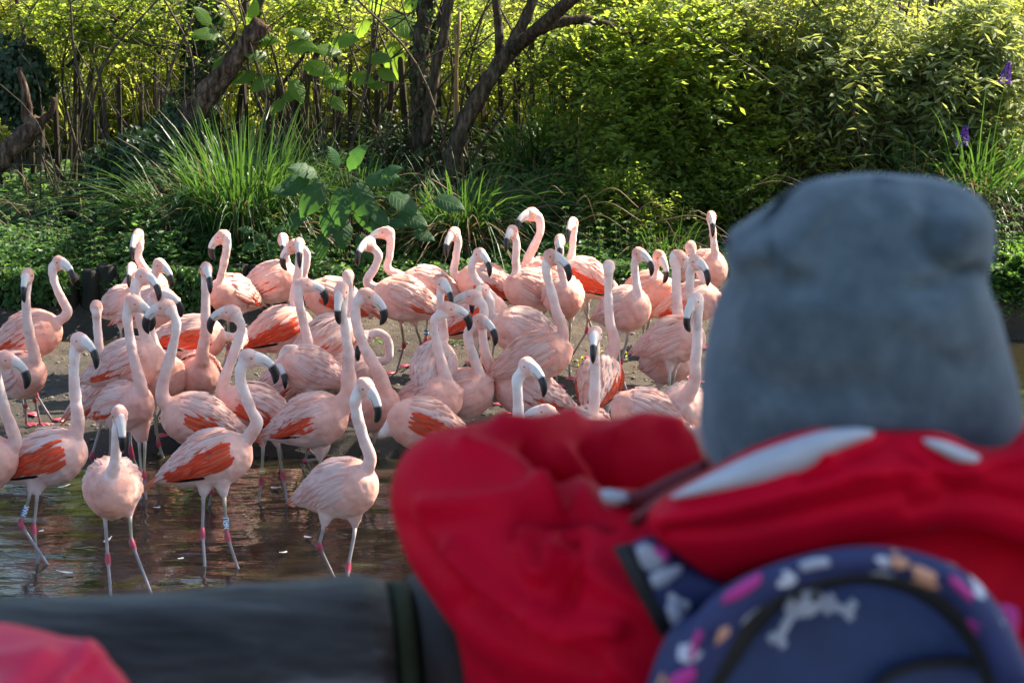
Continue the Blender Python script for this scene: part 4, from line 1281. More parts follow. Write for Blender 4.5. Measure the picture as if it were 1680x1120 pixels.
    for s0 in np.arange(-.17, .125, .030)[::1]:
        for t0 in np.arange(lo - 18 * (s0 > .0) * (red < .5), 91, 11.5):
            for sg in (1, -1):
                if t0 > 86 and sg < 0: continue
                th = math.radians(t0 + r.normal() * 4)
                dr = -(.30 + .25 * r.rand()) * droopy * math.cos(th) ** .5 if math.cos(th) > 0 else 0
                th2 = th if sg > 0 else math.pi - th; dr = dr * sg
                v = r.rand()
                e_ = edge0 * (.93 + .12 * r.rand())
                v *= .75; mid = (ORNG * v + T * (1 - v)) if r.rand() < .34 + .3 * tone else (T * .5 + pale * .5)
                G_ = back if t0 > 48 else (wr if sg > 0 else wl)
                feather(G_, s0 + r.normal() * .01, th2, .12 + .05 * r.rand(), .026 + .008 * r.rand(), dr * .6, .013 + .007 * r.rand(), e_, mid)
    # tail: drooping orange plumes over a pale rump
    for k in range(16):
        th = math.radians(20 + 140 * r.rand())
        oc = (ORNG if r.rand() < .4 + red * .6 else SALM * .5 + pale * .5)
        feather(tl, -.17 - .05 * r.rand(), th, .13 + .07 * red + .03 * r.rand(), .022, 0, .008, oc, oc * .9)
    for nm, G_ in (('back_feathers', back), ('wing', wl), ('wing', wr), ('tail', tl)):
        if G_.V: link(nm, G_.mesh(nm, True, True), M['feather'], root)
    # ---- leg ring
    if band:
        li, col, frac = band
        hip, ank, foot = L2[li]; ax = unit(ank - hip); p0 = ank - ax * (.045 + .05) * s; p1 = ank - ax * .045 * s
        if frac == 'short': p0 = p1 - ax * .035
        V, F = tube(np.array([p0, p0, p1, p1]), np.array([.010, .0175, .0175, .010]), 14, cap=False)
        g = Geo(); g.add(V, tri(F)); o = link('leg_ring', g.mesh('leg_ring', False), M['band_' + col], root)
        fr = unit((CAM - ank) * [1, 1, 0]); fr = unit(fr - ax * (fr @ ax)); rt = ax           # text runs along the leg, read sideways
        uu = np.cross(fr, rt)
        if ringtxt: letters(ringtxt, (p0 + p1) / 2 + fr * .0178, -rt, -uu if (-uu)[0] < 0 else uu, fr, .026, o, M['band_text'])
        else:
            g = Geo(); V, F = tube(np.array([p0 * .5 + p1 * .5 - ax * .004, p0 * .5 + p1 * .5 + ax * .004]), .0182, 14, cap=False); g.add(V, tri(F)); link('ring_lettering', g.mesh('m'), M['band_text'], o)
    return root


BL = []


def B(*a, **k): BL.append((a, k))


# necks are listed from the head downwards, in pixels of the photograph
B('flamingo cut by the left edge, nearest one on that side, black tipped bill', (-32, 762), 0, [(-6, 615), (0, 640), (9, 675), (20, 705), (24, 730)], (8, 592), (43, 640), tone=.1, cold=.3, red=.2)
B('flamingo with a blue ring lettered HAK, red wing low, front left', (82, 752), 2, [(122, 588), (122, 620), (124, 655), (128, 690)], (131, 562), (156, 600), tone=-.35, cold=.35, red=1.0,
  legs=[((52, 806), (33, 858), (86, 937)), ((62, 808), (55, 866), (66, 950))], band=(0, 'blue', 1), ringtxt='HAK')
B('flamingo facing straight out of the pond with its bill over its breast, nearest front left', (185, 800), -84, [(193, 705), (191, 730), (190, 752)], (196, 682), (200, 742), tone=.0, cold=.25, red=.25, pitch=8,
  legs=[((172, 846), (177, 917), (182, 978)), ((213, 846), (216, 889), (250, 978))])
B('flamingo with a blue ring lettered NRU and broad red wing, front middle left', (352, 754), 4, [(394, 611), (397, 634), (410, 668), (421, 697)], (409, 590), (451, 629), tone=-.3, cold=.3, red=1.0, s=1.02,
  legs=[((334, 812), (332, 873), (338, 950)), ((367, 810), (373, 880), (394, 942))], band=(1, 'blue', 1), ringtxt='NRU')
B('flamingo standing in the water just left of the red sleeve, head turned to us', (562, 802), -28, [(583, 658), (586, 685), (598, 722), (607, 752)], (598, 637), (614, 694), tone=-.05, cold=.45, red=.0, zc=.58,
  legs=[((532, 862), (523, 894), (552, 955)), ((584, 862), (571, 931), (571, 970))])
B('flamingo whose bill touches the bill of its neighbour, left bird of the pair', (206, 668), -38, [(209, 522), (214, 560), (223, 600), (232, 640)], (219, 500), (246, 545), tone=.1, red=.35, droopy=.4,
  legs=[((228, 722), (232, 778), (232, 850)), ((238, 722), (236, 780), (243, 845))])
B('flamingo whose bill touches the bill of its neighbour, right bird of the pair', (322, 690), 188, [(289, 530), (284, 568), (272, 612), (266, 650)], (272, 507), (243, 546), tone=.1, red=.6)
B('flamingo with a yellow leg ring, head turned left behind the NRU bird', (415, 672), 172, [(396, 537), (386, 572), (372, 612), (364, 645)], (380, 515), (350, 541), tone=.0, red=.55,
  legs=[((432, 730), (429, 790), (421, 848)), ((455, 728), (464, 780), (475, 846))], band=(0, 'yellow', 'short'))
B('tall flamingo looking straight at us from the centre of the flock, black bill hanging', (515, 690), -12, [(562, 508), (566, 540), (571, 575), (572, 615), (570, 650)], (560, 478), (558, 532), tone=.05, red=.5, s=1.02,
  legs=[((525, 752), (527, 785), (528, 830)), ((532, 752), (500, 756), (515, 780))])
B('flamingo with curved neck right of the tall staring bird, bill black over the mud', (608, 668), -42, [(583, 505), (588, 545), (606, 585), (625, 620)], (601, 488), (627, 537), tone=.25, red=.0, nw=1.05)
B('flamingo in profile facing right with long straight neck, left of the arching pair', (705, 660), -8, [(712, 528), (717, 565), (727, 605), (735, 632)], (733, 510), (766, 541), tone=.3, red=.0)
B('flamingo with red wing patch and hidden head above the top left of the red sleeve', (692, 697), 192, [(648, 690), (636, 700), (628, 712)], None, None, tone=.35, red=.75)
B('flamingo facing right with white tinged neck next to the profile bird', (758, 648), -12, [(768, 545), (773, 575), (786, 610), (794, 635)], (788, 529), (811, 559), tone=.1, red=.0)
B('flamingo seen from behind as a rounded streaked back, head turned right', (712, 602), 75, [(722, 492), (727, 530), (728, 560)], (727, 469), (738, 491), tone=-.3, red=.0, away=False, s=.92)
B('flamingo facing left with red tipped rump beside the bluish necked bird', (864, 645), 183, [(793, 504), (792, 545), (798, 585), (810, 612)], (777, 489), (752, 505), tone=-.05, red=.25)
B('flamingo with its neck arched over and bill pointed down, middle right', (785, 520), -5, [(774, 430), (776, 450), (790, 470), (808, 487)], (787, 420), (801, 445), tone=.0, red=.7, pitch=20)
B('flamingo at the back facing left with orange plumes behind', (795, 468), 172, [(751, 398), (748, 425), (745, 450)], (745, 385), (735, 422), tone=.1, red=.5, band=None)
B('rearmost flamingo of the left facing pair, half behind its neighbour', (700, 472), 178, [(641, 398), (639, 420), (637, 442)], (634, 384), (608, 405), tone=.0, red=.15, band=(1, 'blue', 'short'))
B('large flamingo facing left with full wing feathers, front of the left facing pair', (660, 492), 180, [(621, 418), (614, 440), (602, 464)], (605, 402), (587, 432), tone=.05, red=.1, s=1.05,
  legs=[((658, 528), (663, 566), (650, 612)), ((680, 530), (692, 566), (690, 600))])
B('flamingo facing left half hidden by the tallest curved neck', (872, 478), 184, [(847, 396), (846, 420), (846, 445)], (840, 382), (830, 405), tone=.1, red=.1)
B('flamingo with the highest S curved neck, bill to the left', (893, 460), 186, [(885, 358), (886, 380), (877, 402), (866, 425)], (872, 353), (851, 376), tone=.25, red=.0, s=1.04, nw=1.05)
B('small flamingo looking down at us behind the right facing neck', (924, 488), -82, [(918, 412), (919, 435)], (918, 397), (918, 428), tone=.25, red=.3, band=(1, 'blue', 'short'))
B('flamingo with salmon body facing right above the bluish necked bird', (884, 586), 2, [(896, 440), (903, 474), (913, 510), (924, 545)], (905, 424), (932, 458), tone=.5, red=.0, s=1.02)
B('pale flamingo lying behind the salmon bird, back rounded and red flecked', (858, 545), 180, [(805, 495), (806, 515)], (792, 478), (776, 495), tone=-.1, red=.1)
B('flamingo at the back looking left with bright red wing and white belly', (958, 458), 152, [(940, 386), (939, 410)], (940, 368), (932, 396), tone=-.1, red=.8, droopy=.6)
B('flamingo with its back and nape to us, straight neck and white wings', (984, 626), 72, [(998, 462), (998, 495), (1001, 530), (1008, 565)], (999, 440), None, hy=80, hp=15, tone=-.3, red=.75, pitch=20, away=True)
B('flamingo facing us over the red sleeve, thin neck and bill below', (965, 712), -86, [(976, 578), (976, 620), (975, 655)], (976, 552), (974, 590), tone=-.1, cold=.3, red=.0, pitch=10)
B('flamingo with head to the right and short upright body, right rear', (1026, 508), -48, [(1041, 433), (1043, 458), (1046, 480)], (1048, 419), (1067, 450), tone=.1, red=.0)
B('darker salmon flamingo behind the upright one, bill down', (1064, 482), -35, [(1075, 437), (1075, 460)], (1082, 423), (1088, 466), tone=.55, red=.4)
B('tall flamingo with upright pink neck and round salmon body near the hat', (1096, 592), -62, [(1109, 442), (1110, 475), (1112, 510), (1112, 545)], (1113, 425), (1126, 470), tone=.2, red=.0, s=1.05)
B('flamingo looking right beside the hat, head above the upright pink neck', (1108, 560), -30, [(1132, 450), (1133, 480), (1137, 510)], (1141, 432), (1160, 467), tone=.1, red=.0)
B('flamingo seen only by the back of its small head, right rear', (1138, 497), -10, [(1137, 420), (1146, 442), (1158, 464)], (1133, 408), None, hy=92, hp=5, tone=.3, red=.3, away=True, s=.95)
B('furthest flamingo on the right facing us with narrow upright neck', (1158, 444), -60, [(1169, 376), (1171, 400)], (1167, 358), (1168, 389), tone=.3, red=.0)
B('flamingo facing us beside the hat with pale spotted neck and long black bill', (1122, 672), -100, [(1145, 515), (1145, 550), (1141, 590), (1139, 625)], (1142, 494), (1132, 547), tone=-.4, cold=.3, red=.3, pitch=12)
B('flamingo showing only a low pink back between the sleeve and the pale spotted neck', (1058, 682), 176, [(1010, 700), (1000, 725)], None, None, tone=.1, red=.3)
B('flamingo with neck crossing the mud bank, head to us, second from the left', (32, 618), -32, [(43, 482), (44, 517), (49, 552), (57, 585)], (45, 454), (40, 497), tone=.2, red=.0,
  legs=[((56, 645), (57, 655), (66, 695)), ((40, 650), (42, 665), (43, 695))])
B('flamingo in full profile facing right at the left edge, salmon neck curved', (52, 549), 0, [(86, 440), (91, 468), (103, 494), (110, 515)], (98, 433), (118, 464), tone=.4, red=.35)
B('flamingo turned away with plain nape, left of the touching pair', (176, 648), 40, [(159, 530), (162, 565), (164, 600)], (158, 506), None, hy=100, hp=10, tone=.0, red=.2, away=True, s=.95)
B('flamingo at the back left looking down at us, highest head on the left', (238, 478), -40, [(229, 402), (227, 425)], (226, 389), (219, 426), tone=.2, red=.0)
B('flamingo in the left huddle with head to the right and hidden neck', (214, 598), 0, [(222, 474), (227, 510), (238, 550)], (236, 456), (256, 468), tone=.0, red=.4)
B('flamingo behind the left huddle with bill hanging right', (252, 508), -20, [(254, 452), (254, 475)], (262, 437), (279, 474), tone=.1, red=.2)
B('flamingo in the left huddle peering over the touching pair', (262, 622), -30, [(245, 508), (247, 540), (258, 572)], (260, 489), (297, 522), tone=.35, red=.4)
B('flamingo with red underwing feeding with its head near the mud, left centre', (318, 556), 5, [(398, 540), (388, 552), (374, 552)], (397, 560), (394, 580), tone=.0, red=.9, pitch=-2)
B('flamingo facing us with straight neck and folded salmon breast, left centre', (326, 618), -76, [(337, 468), (337, 505), (337, 540)], (338, 444), (344, 473), tone=.4, red=.0)
B('flamingo at the rear under the sedge with neck bent and wet bill, orange tail', (380, 486), 232, [(372, 404), (368, 428)], (366, 390), (353, 428), tone=.15, red=.3)
B('small rear flamingo standing on two visible legs, streaked body to the left', (449, 464), -5, [(468, 412), (471, 432)], (464, 394), (464, 419), tone=.0, red=.4, legs=[((446, 488), (444, 515), (441, 545)), ((472, 488), (470, 510), (469, 540))])
B('flamingo with narrow frontal head above the right facing bird, red shoulder', (463, 542), 12, [(491, 424), (489, 450), (484, 478), (484, 500)], (491, 404), (492, 437), tone=.25, red=.8)
B('flamingo behind the narrow frontal head, facing left', (545, 492), 176, [(503, 414), (502, 436), (498, 458)], (484, 406), (471, 443), tone=.4, red=.6)
B('flamingo facing right with bill over the staring bird, white streaked back', (478, 630), 25, [(490, 492), (496, 522), (504, 555), (509, 590)], (498, 470), (529, 494), tone=.05, red=.15)
B('pale bodied flamingo behind the tall staring bird, nape to us', (540, 558), 30, [(573, 475), (576, 515), (578, 550)], (571, 455), None, hy=85, hp=5, tone=-.2, red=.2, away=True)
B('flamingo with neck looped over so the bill points at the mud, centre', (568, 606), 8, [(612, 546), (628, 548), (638, 566), (634, 590)], (600, 556), (590, 580), tone=-.2, red=.4, pitch=5)
B('flamingo preening low with looped neck, left of the streaked back', (505, 606), 185, [(462, 590), (468, 574), (484, 572), (492, 588)], (457, 602), (466, 618), tone=-.1, red=.0, s=.9)
B('flamingo with bluish white neck rising over the red sleeve, bill right', (836, 782), -50, [(849, 622), (849, 650), (851, 685), (853, 715)], (866, 604), (892, 648), tone=-.3, cold=.9, red=.0)
B('flamingo bending its head to the mud above the sleeve, black bill slanting', (945, 725), 150, [(922, 690), (932, 700)], (896, 678), (866, 662), tone=-.3, red=.3, pitch=0)
B('flamingo at the far rear of the left huddle, dark bill tip showing', (205, 500), -30, [(219, 452), (217, 470)], (216, 442), (212, 472), tone=.0, red=.1, s=.9)

for a, k in BL:
    bird(*a, **k)
# ------------------------------------------------------------------ foreground: rail, children, backpack
M['rail'] = simple('weathered round rail', [(.34, (.010, .009, .008)), (.5, (.05, .052, .05)), (.66, (.16, .17, .17))], 7, .6, .9, .03, .3, (.3, 3, 3))
M['rail_dark'] = simple('dark stained round rail', [(.3, (.008, .007, .006)), (.7, (.022, .018, .014))], 8, .6, .5, .01, .4, (.5, 3, 3))
M['jacket'] = simple('red rain jacket', [(.3, (.42, .001, .018)), (.7, (.66, .001, .022))], 5, .6, .15, .004, .08)
M['jacket2'] = simple('bright pink red jacket', [(.3, (.72, .02, .07)), (.7, (.85, .04, .10))], 5, .5, .15, .004, .25)
M['jacket_dark'] = simple('dark red jacket lining', [(.3, (.09, .002, .006)), (.7, (.14, .004, .012))], 5, .7, .1)
M['lining'] = simple('pale grey hood lining', [(.3, (.36, .38, .43)), (.7, (.5, .52, .57))], 14, .7, .3, .004)
M['navy'] = simple('navy backpack cloth', [(.3, (.012, .02, .085)), (.7, (.022, .038, .15))], 40, .6, .2, .002)
M['blue'] = simple('blue backpack front', [(.3, (.012, .024, .085)), (.7, (.020, .042, .14))], 30, .55, .2, .002)
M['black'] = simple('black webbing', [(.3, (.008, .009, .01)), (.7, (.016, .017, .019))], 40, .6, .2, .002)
M['print_w'] = simple('pale print', [(.3, (.3, .32, .40)), (.7, (.42, .44, .52))], 30, .6, 0)
M['print_p'] = simple('magenta print', [(.3, (.42, .02, .20)), (.7, (.5, .04, .27))], 30, .6, 0)
M['print_o'] = simple('peach print', [(.3, (.55, .26, .16)), (.7, (.65, .34, .22))], 30, .6, 0)
M['skin'] = simple('skin', [(.3, (.56, .33, .25)), (.7, (.64, .4, .31))], 9, .5, .1, .002)
M['trousers'] = simple('dark trousers', [(.3, (.02, .025, .04)), (.7, (.04, .045, .06))], 30, .8, .3)
M['shoe'] = simple('shoe', [(.3, (.03, .03, .03)), (.7, (.06, .06, .06))], 20, .6, .2)
m, nt, b = newmat('grey blue knitted wool')
n1 = noise(nt, 22, 7, .75); n2 = noise(nt, 260, 2, .6, stretch=(1, 1, .35))
r1 = ramp(nt, [(.3, (.045, .063, .076)), (.5, (.078, .104, .120)), (.70, (.125, .16, .18))], n1.outputs[0])
nt.links.new(r1.outputs[0], b.inputs['Base Color']); b.inputs['Roughness'].default_value = .95
b.inputs['Specular IOR Level'].default_value = .1; b.inputs['Sheen Weight'].default_value = .3; b.inputs['Sheen Roughness'].default_value = .5; b.inputs['Sheen Tint'].default_value = (.7, .85, 1, 1)
bump(nt, b, n2.outputs[0], .6, .002)
M['wool'] = m

m, nt, b = newmat('navy cloth with small bright print')
tc = nt.nodes.new('ShaderNodeTexCoord'); vo = N(nt, 'ShaderNodeTexVoronoi'); vo.inputs['Scale'].default_value = 46
nz = noise(nt, 60, 2, .5); va = N(nt, 'ShaderNodeVectorMath', operation='MULTIPLY_ADD'); va.inputs[1].default_value = (.02, .02, .02)
nt.links.new(nz.outputs['Color'], va.inputs[0]); nt.links.new(tc.outputs['Object'], va.inputs[2]); nt.links.new(va.outputs[0], vo.inputs['Vector'])
sp = nt.nodes.new('ShaderNodeSeparateColor'); nt.links.new(vo.outputs['Color'], sp.inputs[0])
cr = ramp(nt, [(0, (.55, .57, .66)), (.22, (.6, .03, .32)), (.36, (.58, .28, .17)), (.46, (.02, .03, .12))], sp.outputs[0]); cr.color_ramp.interpolation = 'CONSTANT'
gt = N(nt, 'ShaderNodeMapRange'); gt.inputs[1].default_value = .36; gt.inputs[2].default_value = .42; nt.links.new(vo.outputs['Distance'], gt.inputs[0])
mx = N(nt, 'ShaderNodeMix', data_type='RGBA'); mx.inputs[7].default_value = (.018, .028, .11, 1)
nt.links.new(gt.outputs[0], mx.inputs[0]); nt.links.new(cr.outputs[0], mx.inputs[6]); nt.links.new(mx.outputs[2], b.inputs['Base Color']); b.inputs['Roughness'].default_value = .65
M['navy_print'] = m

# rail: two round logs butting at a joint, on posts
railp = lambda x: np.array([x, 1.785 + .19 * x, 2.625])
for (x0, x1, mt, lb, sd) in [(-1.6, -.118, 'rail', 'grey weathered round log rail in front of the left hand children', 1), (-.092, 1.7, 'rail_dark', 'darker round log rail under the red sleeve', 2)]:
    n = 60; xs = np.linspace(x0, x1, n); P = np.array([railp(x) for x in xs])
    R = .095 + .003 * np.sin(xs * 7 + sd); R[0] *= .93; R[-1] *= .93
    g = Geo(); rough_tube(g, P, R, np.random.RandomState(sd), 28, .035)
    tag(link('log_rail', g.mesh('log_rail'), M[mt]), lb, 'rail', 'log rails of the viewing fence')
g = Geo(); P = np.array([railp(-.112), railp(-.098)]); V, F = tube(P, [.088, .088], 24); g.add(V, tri(F))
tag(link('joint_plate', g.mesh('joint_plate'), simple('mossy joint', [(.3, (.012, .018, .006)), (.7, (.028, .04, .012))], 20, .9, .4)), 'green stained joint plate between the two log rails', 'joint')
for k, x in enumerate((-1.25, .95)):
    p = railp(x) + [0, .0, 0]
    g = Geo(); V, F = tube(np.array([[p[0], p[1], 1.2], [p[0], p[1], 2.535]]), [.075, .07], 16); g.add(V, tri(F))
    tag(link('rail_post', g.mesh('rail_post'), M['rail_dark']), ['round post carrying the left rail', 'round post carrying the dark rail'][k], 'post', 'rail posts')


def resample(pts, n):
    pts = catmull(np.array([[x, y, 0] for x, y in pts]), 8)
    d = np.concatenate([[0], np.cumsum(np.linalg.norm(np.diff(pts, axis=0), axis=1))])
    t = np.linspace(0, d[-1], n)
    return np.stack([np.interp(t, d, pts[:, 0]), np.interp(t, d, pts[:, 1])], 1)


def pillow(top, bot, Yf, bulge, thick, nu=40, nv=16, exp=.6, endp=10, wob=0.0, seed=0):
    """closed volume whose outline runs along two contours; bulges to the viewer by 'bulge', to the back by 'thick'"""
    T, B_ = resample(top, nu), resample(bot, nu)
    Yf = np.broadcast_to(Yf, (nu,)) if not callable(Yf) else Yf(np.linspace(0, 1, nu))
    V = np.zeros((2, nu, nv, 3))
    for s in (0, 1):
        for i in range(nu):
            e = (1 - abs(2 * i / (nu - 1) - 1) ** endp) ** .5
            for j in range(nv):
                v = j / (nv - 1)
                p = T[i] * (1 - v) + B_[i] * v
                k = max(0, math.sin(math.pi * v)) ** exp * e
                V[s, i, j] = at_Y(p[0], p[1], Yf[i] + (-bulge if s == 0 else thick) * k)
    V = V.reshape(-1, 3)
    if wob:
        V = V + (np.stack([vnoise(V + seed + q, 18) for q in (0, 3, 7)], 1) - .5) * wob
    F = []
    o = nu * nv
    for i in range(nu - 1):
        for j in range(nv - 1):
            a = i * nv + j
            F.append([a, a + 1, a + nv + 1, a + nv]); F.append([o + a, o + a + nv, o + a + nv + 1, o + a + 1])
    return V, np.array(F)


def pil(name, mat, parent, *a, creases=(), **k):
    V, F = pillow(*a, **k)
    if creases:
        n_ = normals(V, F); q_ = proj(V)
        for pts, w_, d_ in creases:
            L_ = resample(pts, 30); ds = np.sqrt(((q_[:, None] - L_[None]) ** 2).sum(2).min(1))
            V = V + np.array([0, -1, .25]) * (d_ * np.exp(-(ds / w_) ** 2))[:, None]
    return link(name, mesh_np(name, V, F, True), mat, parent)


XC = at_Y(1400, 500, 1.55)[0]


def skin_body(name, edges, verts, rad, root, mat, parent):
    me = bpy.data.meshes.new('skel'); me.from_pydata([tuple(v) for v in verts], edges, [])
    o = bpy.data.objects.new('skel', me); COL.objects.link(o)
    mo = o.modifiers.new('s', 'SKIN'); sv = me.skin_vertices[0].data
    for i, r_ in enumerate(rad): sv[i].radius = (r_, r_)
    sv[root].use_root = True
    ss = o.modifiers.new('u', 'SUBSURF'); ss.levels = 2; ss.render_levels = 2
    ev = o.evaluated_get(bpy.context.evaluated_depsgraph_get())
    me2 = bpy.data.meshes.new_from_object(ev); me2.name = name
    bpy.data.objects.remove(o)
    me2.polygons.foreach_set('use_smooth', np.full(len(me2.polygons), True))
    me2.materials.clear()
    return link(name, me2, mat, parent)


def child(label, off, jm, hat_mat, zfeet, extra=()):
    off = np.array(off, float)
    t = thing('person', label, 'person', (XC + off[0], 1.52 + off[1], zfeet))
    c = lambda px, py, Y: at_Y(px, py, Y) + off
    mir = lambda p: np.array([2 * (XC + off[0]) - p[0], p[1], p[2]])
    # ---- body
    el, wr_ = c(738, 822, 1.665), c(1105, 745, 1.775)
    hd = c(1400, 560, 1.56)
    V, E, R = [], [], []

    def v(p, r_, par=None):
        V.append(np.array(p)); R.append(r_)
        if par is not None: E.append((par, len(V) - 1))
        return len(V) - 1
    X0 = XC + off[0]
    pel = v([X0, 1.50 + off[1], 2.42 + off[2]], .085)
    sp = v([X0, 1.51 + off[1], 2.60 + off[2]], .085, pel)
    ch = v([X0, 1.55 + off[1], 2.76 + off[2]], .095, sp)
    nk = v([X0, 1.57 + off[1], 2.86 + off[2]], .04, ch)
    h1 = v([X0, 1.57 + off[1], 2.93 + off[2]], .07, nk)
    h2 = v([X0, 1.57 + off[1], 3.0 + off[2]], .078, h1)
    h3 = v([X0, 1.57 + off[1], 3.06 + off[2]], .055, h2)
    ns = v([X0, 1.655 + off[1], 2.965 + off[2]], .012, h1)
    for sg in (0, 1):
        f_ = (lambda p: p) if sg == 0 else mir
        sh = v(f_(c(1175, 930, 1.58)), .032, ch)
        e_ = v(f_(el), .022, sh); w_ = v(f_(wr_), .017, e_)
        fx = 1 if sg == 0 else -1
        pb = f_(wr_)
        palm = v(pb + [fx * .045, .01, .004], .022, w_)
        for k in range(4):
            L_ = (.042, .048, .045, .036)[k]; o_ = np.array([0, 0, .022 - .0145 * k])
            a_ = v(pb + [fx * .068, .014, 0] + o_, .0085, palm)
            b_ = v(pb + [fx * (.068 + L_ * .55), .022, -.004] + o_, .0078, a_)
            v(pb + [fx * (.068 + L_ * .85), .036, -.014] + o_, .0068, b_)
        th = v(pb + [fx * .045, .012, .034], .0095, palm); v(pb + [fx * .066, .022, .048], .008, th)
        hp_ = v([X0 - fx * .07, 1.50 + off[1], 2.36 + off[2]], .065, pel)
        kn = v([X0 - fx * .075, 1.52 + off[1], (2.36 + off[2] + zfeet) / 2 + .02], .042, hp_)
        an = v([X0 - fx * .08, 1.48 + off[1], zfeet + .06], .028, kn)
        v([X0 - fx * .085, 1.58 + off[1], zfeet + .03], .026, an)
    skin_body('body', E, V, R, pel, M['skin'], t)
    # ---- trousers and shoes
    g = Geo()
    for fx in (-1, 1):
        P = catmull([[X0 + fx * .05, 1.50 + off[1], 2.44 + off[2]], [X0 + fx * .075, 1.50 + off[1], 2.34 + off[2]], [X0 + fx * .077, 1.52 + off[1], (2.36 + off[2] + zfeet) / 2 + .02], [X0 + fx * .08, 1.48 + off[1], zfeet + .05]], 5)
        add_tube(g, P, np.linspace(.10, .052, len(P)), 16)
    V_, F_ = remesh(np.concatenate(g.V), np.concatenate(g.F), .012, 3); link('trousers', mesh_np('trousers', V_, F_), M['trousers'], t)
    for fx in (-1, 1):
        P = np.array([[X0 + fx * .08, 1.42, zfeet + .035], [X0 + fx * .08, 1.46, zfeet + .05], [X0 + fx * .083, 1.56, zfeet + .04], [X0 + fx * .085, 1.62, zfeet + .025]]) + [0, off[1], 0]
        g = Geo(); add_tube(g, catmull(P, 3), np.interp(np.arange(10), [0, 3, 6, 9], [.03, .045, .042, .024]), 14); link('shoe', g.mesh('shoe'), M['shoe'], t)
    # ---- jacket
    g = Geo()

    def tb(pts, f_):
        P = np.array([f_(c(x, y, Y)) for x, y, Y, r_ in pts]); R_ = np.array([q[3] for q in pts])
        P2 = catmull(P, 5); R2 = np.interp(np.linspace(0, len(pts) - 1, len(P2)), range(len(pts)), R_)
        Vv, Ff = tube(P2, R2, 20); g.add(Vv, tri(Ff))
        # round the end
        for q, r_ in ((P[0], R_[0]), (P[-1], R_[-1])):
            Vb, Fb = ball(q, r_ * .98, 16, 10); g.add(Vb, tri(Fb))
    for f_ in ((lambda p: p), mir):
        tb([(742, 812, 1.66, .057), (830, 785, 1.70, .053), (930, 775, 1.74, .050), (1040, 762, 1.765, .041), (1105, 752, 1.775, .029)], f_)
        tb([(745, 818, 1.655, .059), (800, 880, 1.62, .070), (900, 950, 1.58, .088), (1040, 985, 1.55, .092), (1180, 960, 1.54, .082)], f_)
        tb([(800, 880, 1.64, .05), (880, 1000, 1.62, .078), (960, 1130, 1.60, .10), (1080, 1300, 1.56, .12)], f_)
        tb([(1180, 930, 1.56, .07), (1300, 860, 1.56, .06), (1400, 830, 1.56, .06)], f_)
    for zz in np.linspace(2.36, 2.82, 10):
        Vb, Fb = ball((X0, 1.545 + off[1], zz + off[2]), (.175 + .01 * math.sin(zz * 9), .10, .07), 24, 12); g.add(Vb, tri(Fb))
    Vj, Fj = remesh(np.concatenate(g.V), np.concatenate(g.F), .0065, 9, .6)
    nr = normals(Vj, Fj)
    q = proj(Vj - off); facing = np.clip(-nr[:, 1] * 1.2 + nr[:, 2] * .8 + .2, 0, 1)
    disp = np.zeros(len(Vj))
    strokes = [([(962, 738), (984, 765), (1000, 810)], 12, -.007), ([(925, 740), (948, 770), (958, 800)], 12, .003), ([(865, 742), (905, 785), (950, 825)], 12, -.012), ([(760, 735), (830, 765), (900, 815)], 13, .007),
               ([(850, 868), (868, 838), (925, 828)], 12, -.013), ([(700, 830), (800, 828), (915, 812)], 16, .008), ([(860, 870), (866, 910), (890, 945), (905, 900)], 13, .011), ([(935, 870), (945, 920), (930, 985)], 14, -.011),
               ([(940, 905), (1000, 960), (1080, 1000)], 22, .008), ([(745, 905), (800, 960), (900, 1020), (1010, 1030)], 18, .009), ([(760, 990), (860, 1050), (980, 1090)], 20, -.009), ([(660, 860), (720, 930), (800, 1010)], 16, -.004),
               ([(1000, 720), (1060, 700), (1110, 710)], 14, .006), ([(820, 700), (880, 705), (940, 690)], 14, .006),
               ([(880, 1000), (960, 1060), (1060, 1110)], 15, .008), ([(1000, 850), (960, 835), (900, 845)], 14, -.010)]
    for pts, w_, d_ in strokes:
        L_ = resample(pts, 24)
        dist = np.sqrt(((q[:, None] - L_[None]) ** 2).sum(2).min(1))
        disp += 1.9 * d_ * np.exp(-(dist / (w_ * .95)) ** 2)
    for pts, w_, d_ in extra:
        L_ = resample(pts, 24); dist = np.sqrt(((proj(Vj)[:, None] - L_[None]) ** 2).sum(2).min(1))
        disp += d_ * np.exp(-(dist / w_) ** 2)
    disp = disp * facing
    Vj = Vj + nr * (disp + (vnoise(Vj, 6) - .5) * .007 + (vnoise(Vj * [1, 1, 1.6], 15) - .5) * .004)[:, None]
    link('jacket', mesh_np('jacket', Vj, Fj), jm, t)
    # ---- knitted hat from its outline, row by row
    rows = [(287, 1392, 1462), (292, 1345, 1530), (303, 1305, 1572), (320, 1280, 1596), (345, 1250, 1611), (362, 1222, 1616), (380, 1196, 1620), (405, 1187, 1622), (432, 1190, 1618), (452, 1197, 1612), (466, 1194, 1614), (500, 1177, 1632),
            (550, 1164, 1646), (600, 1154, 1655), (650, 1148, 1661), (700, 1146, 1664), (740, 1152, 1660), (780, 1175, 1645), (800, 1230, 1590)]
    nn = 64; VH = []
    ys_ = np.array([r_[0] for r_ in rows]); yy = np.concatenate([[287, 289], np.linspace(293, 800, 60)])
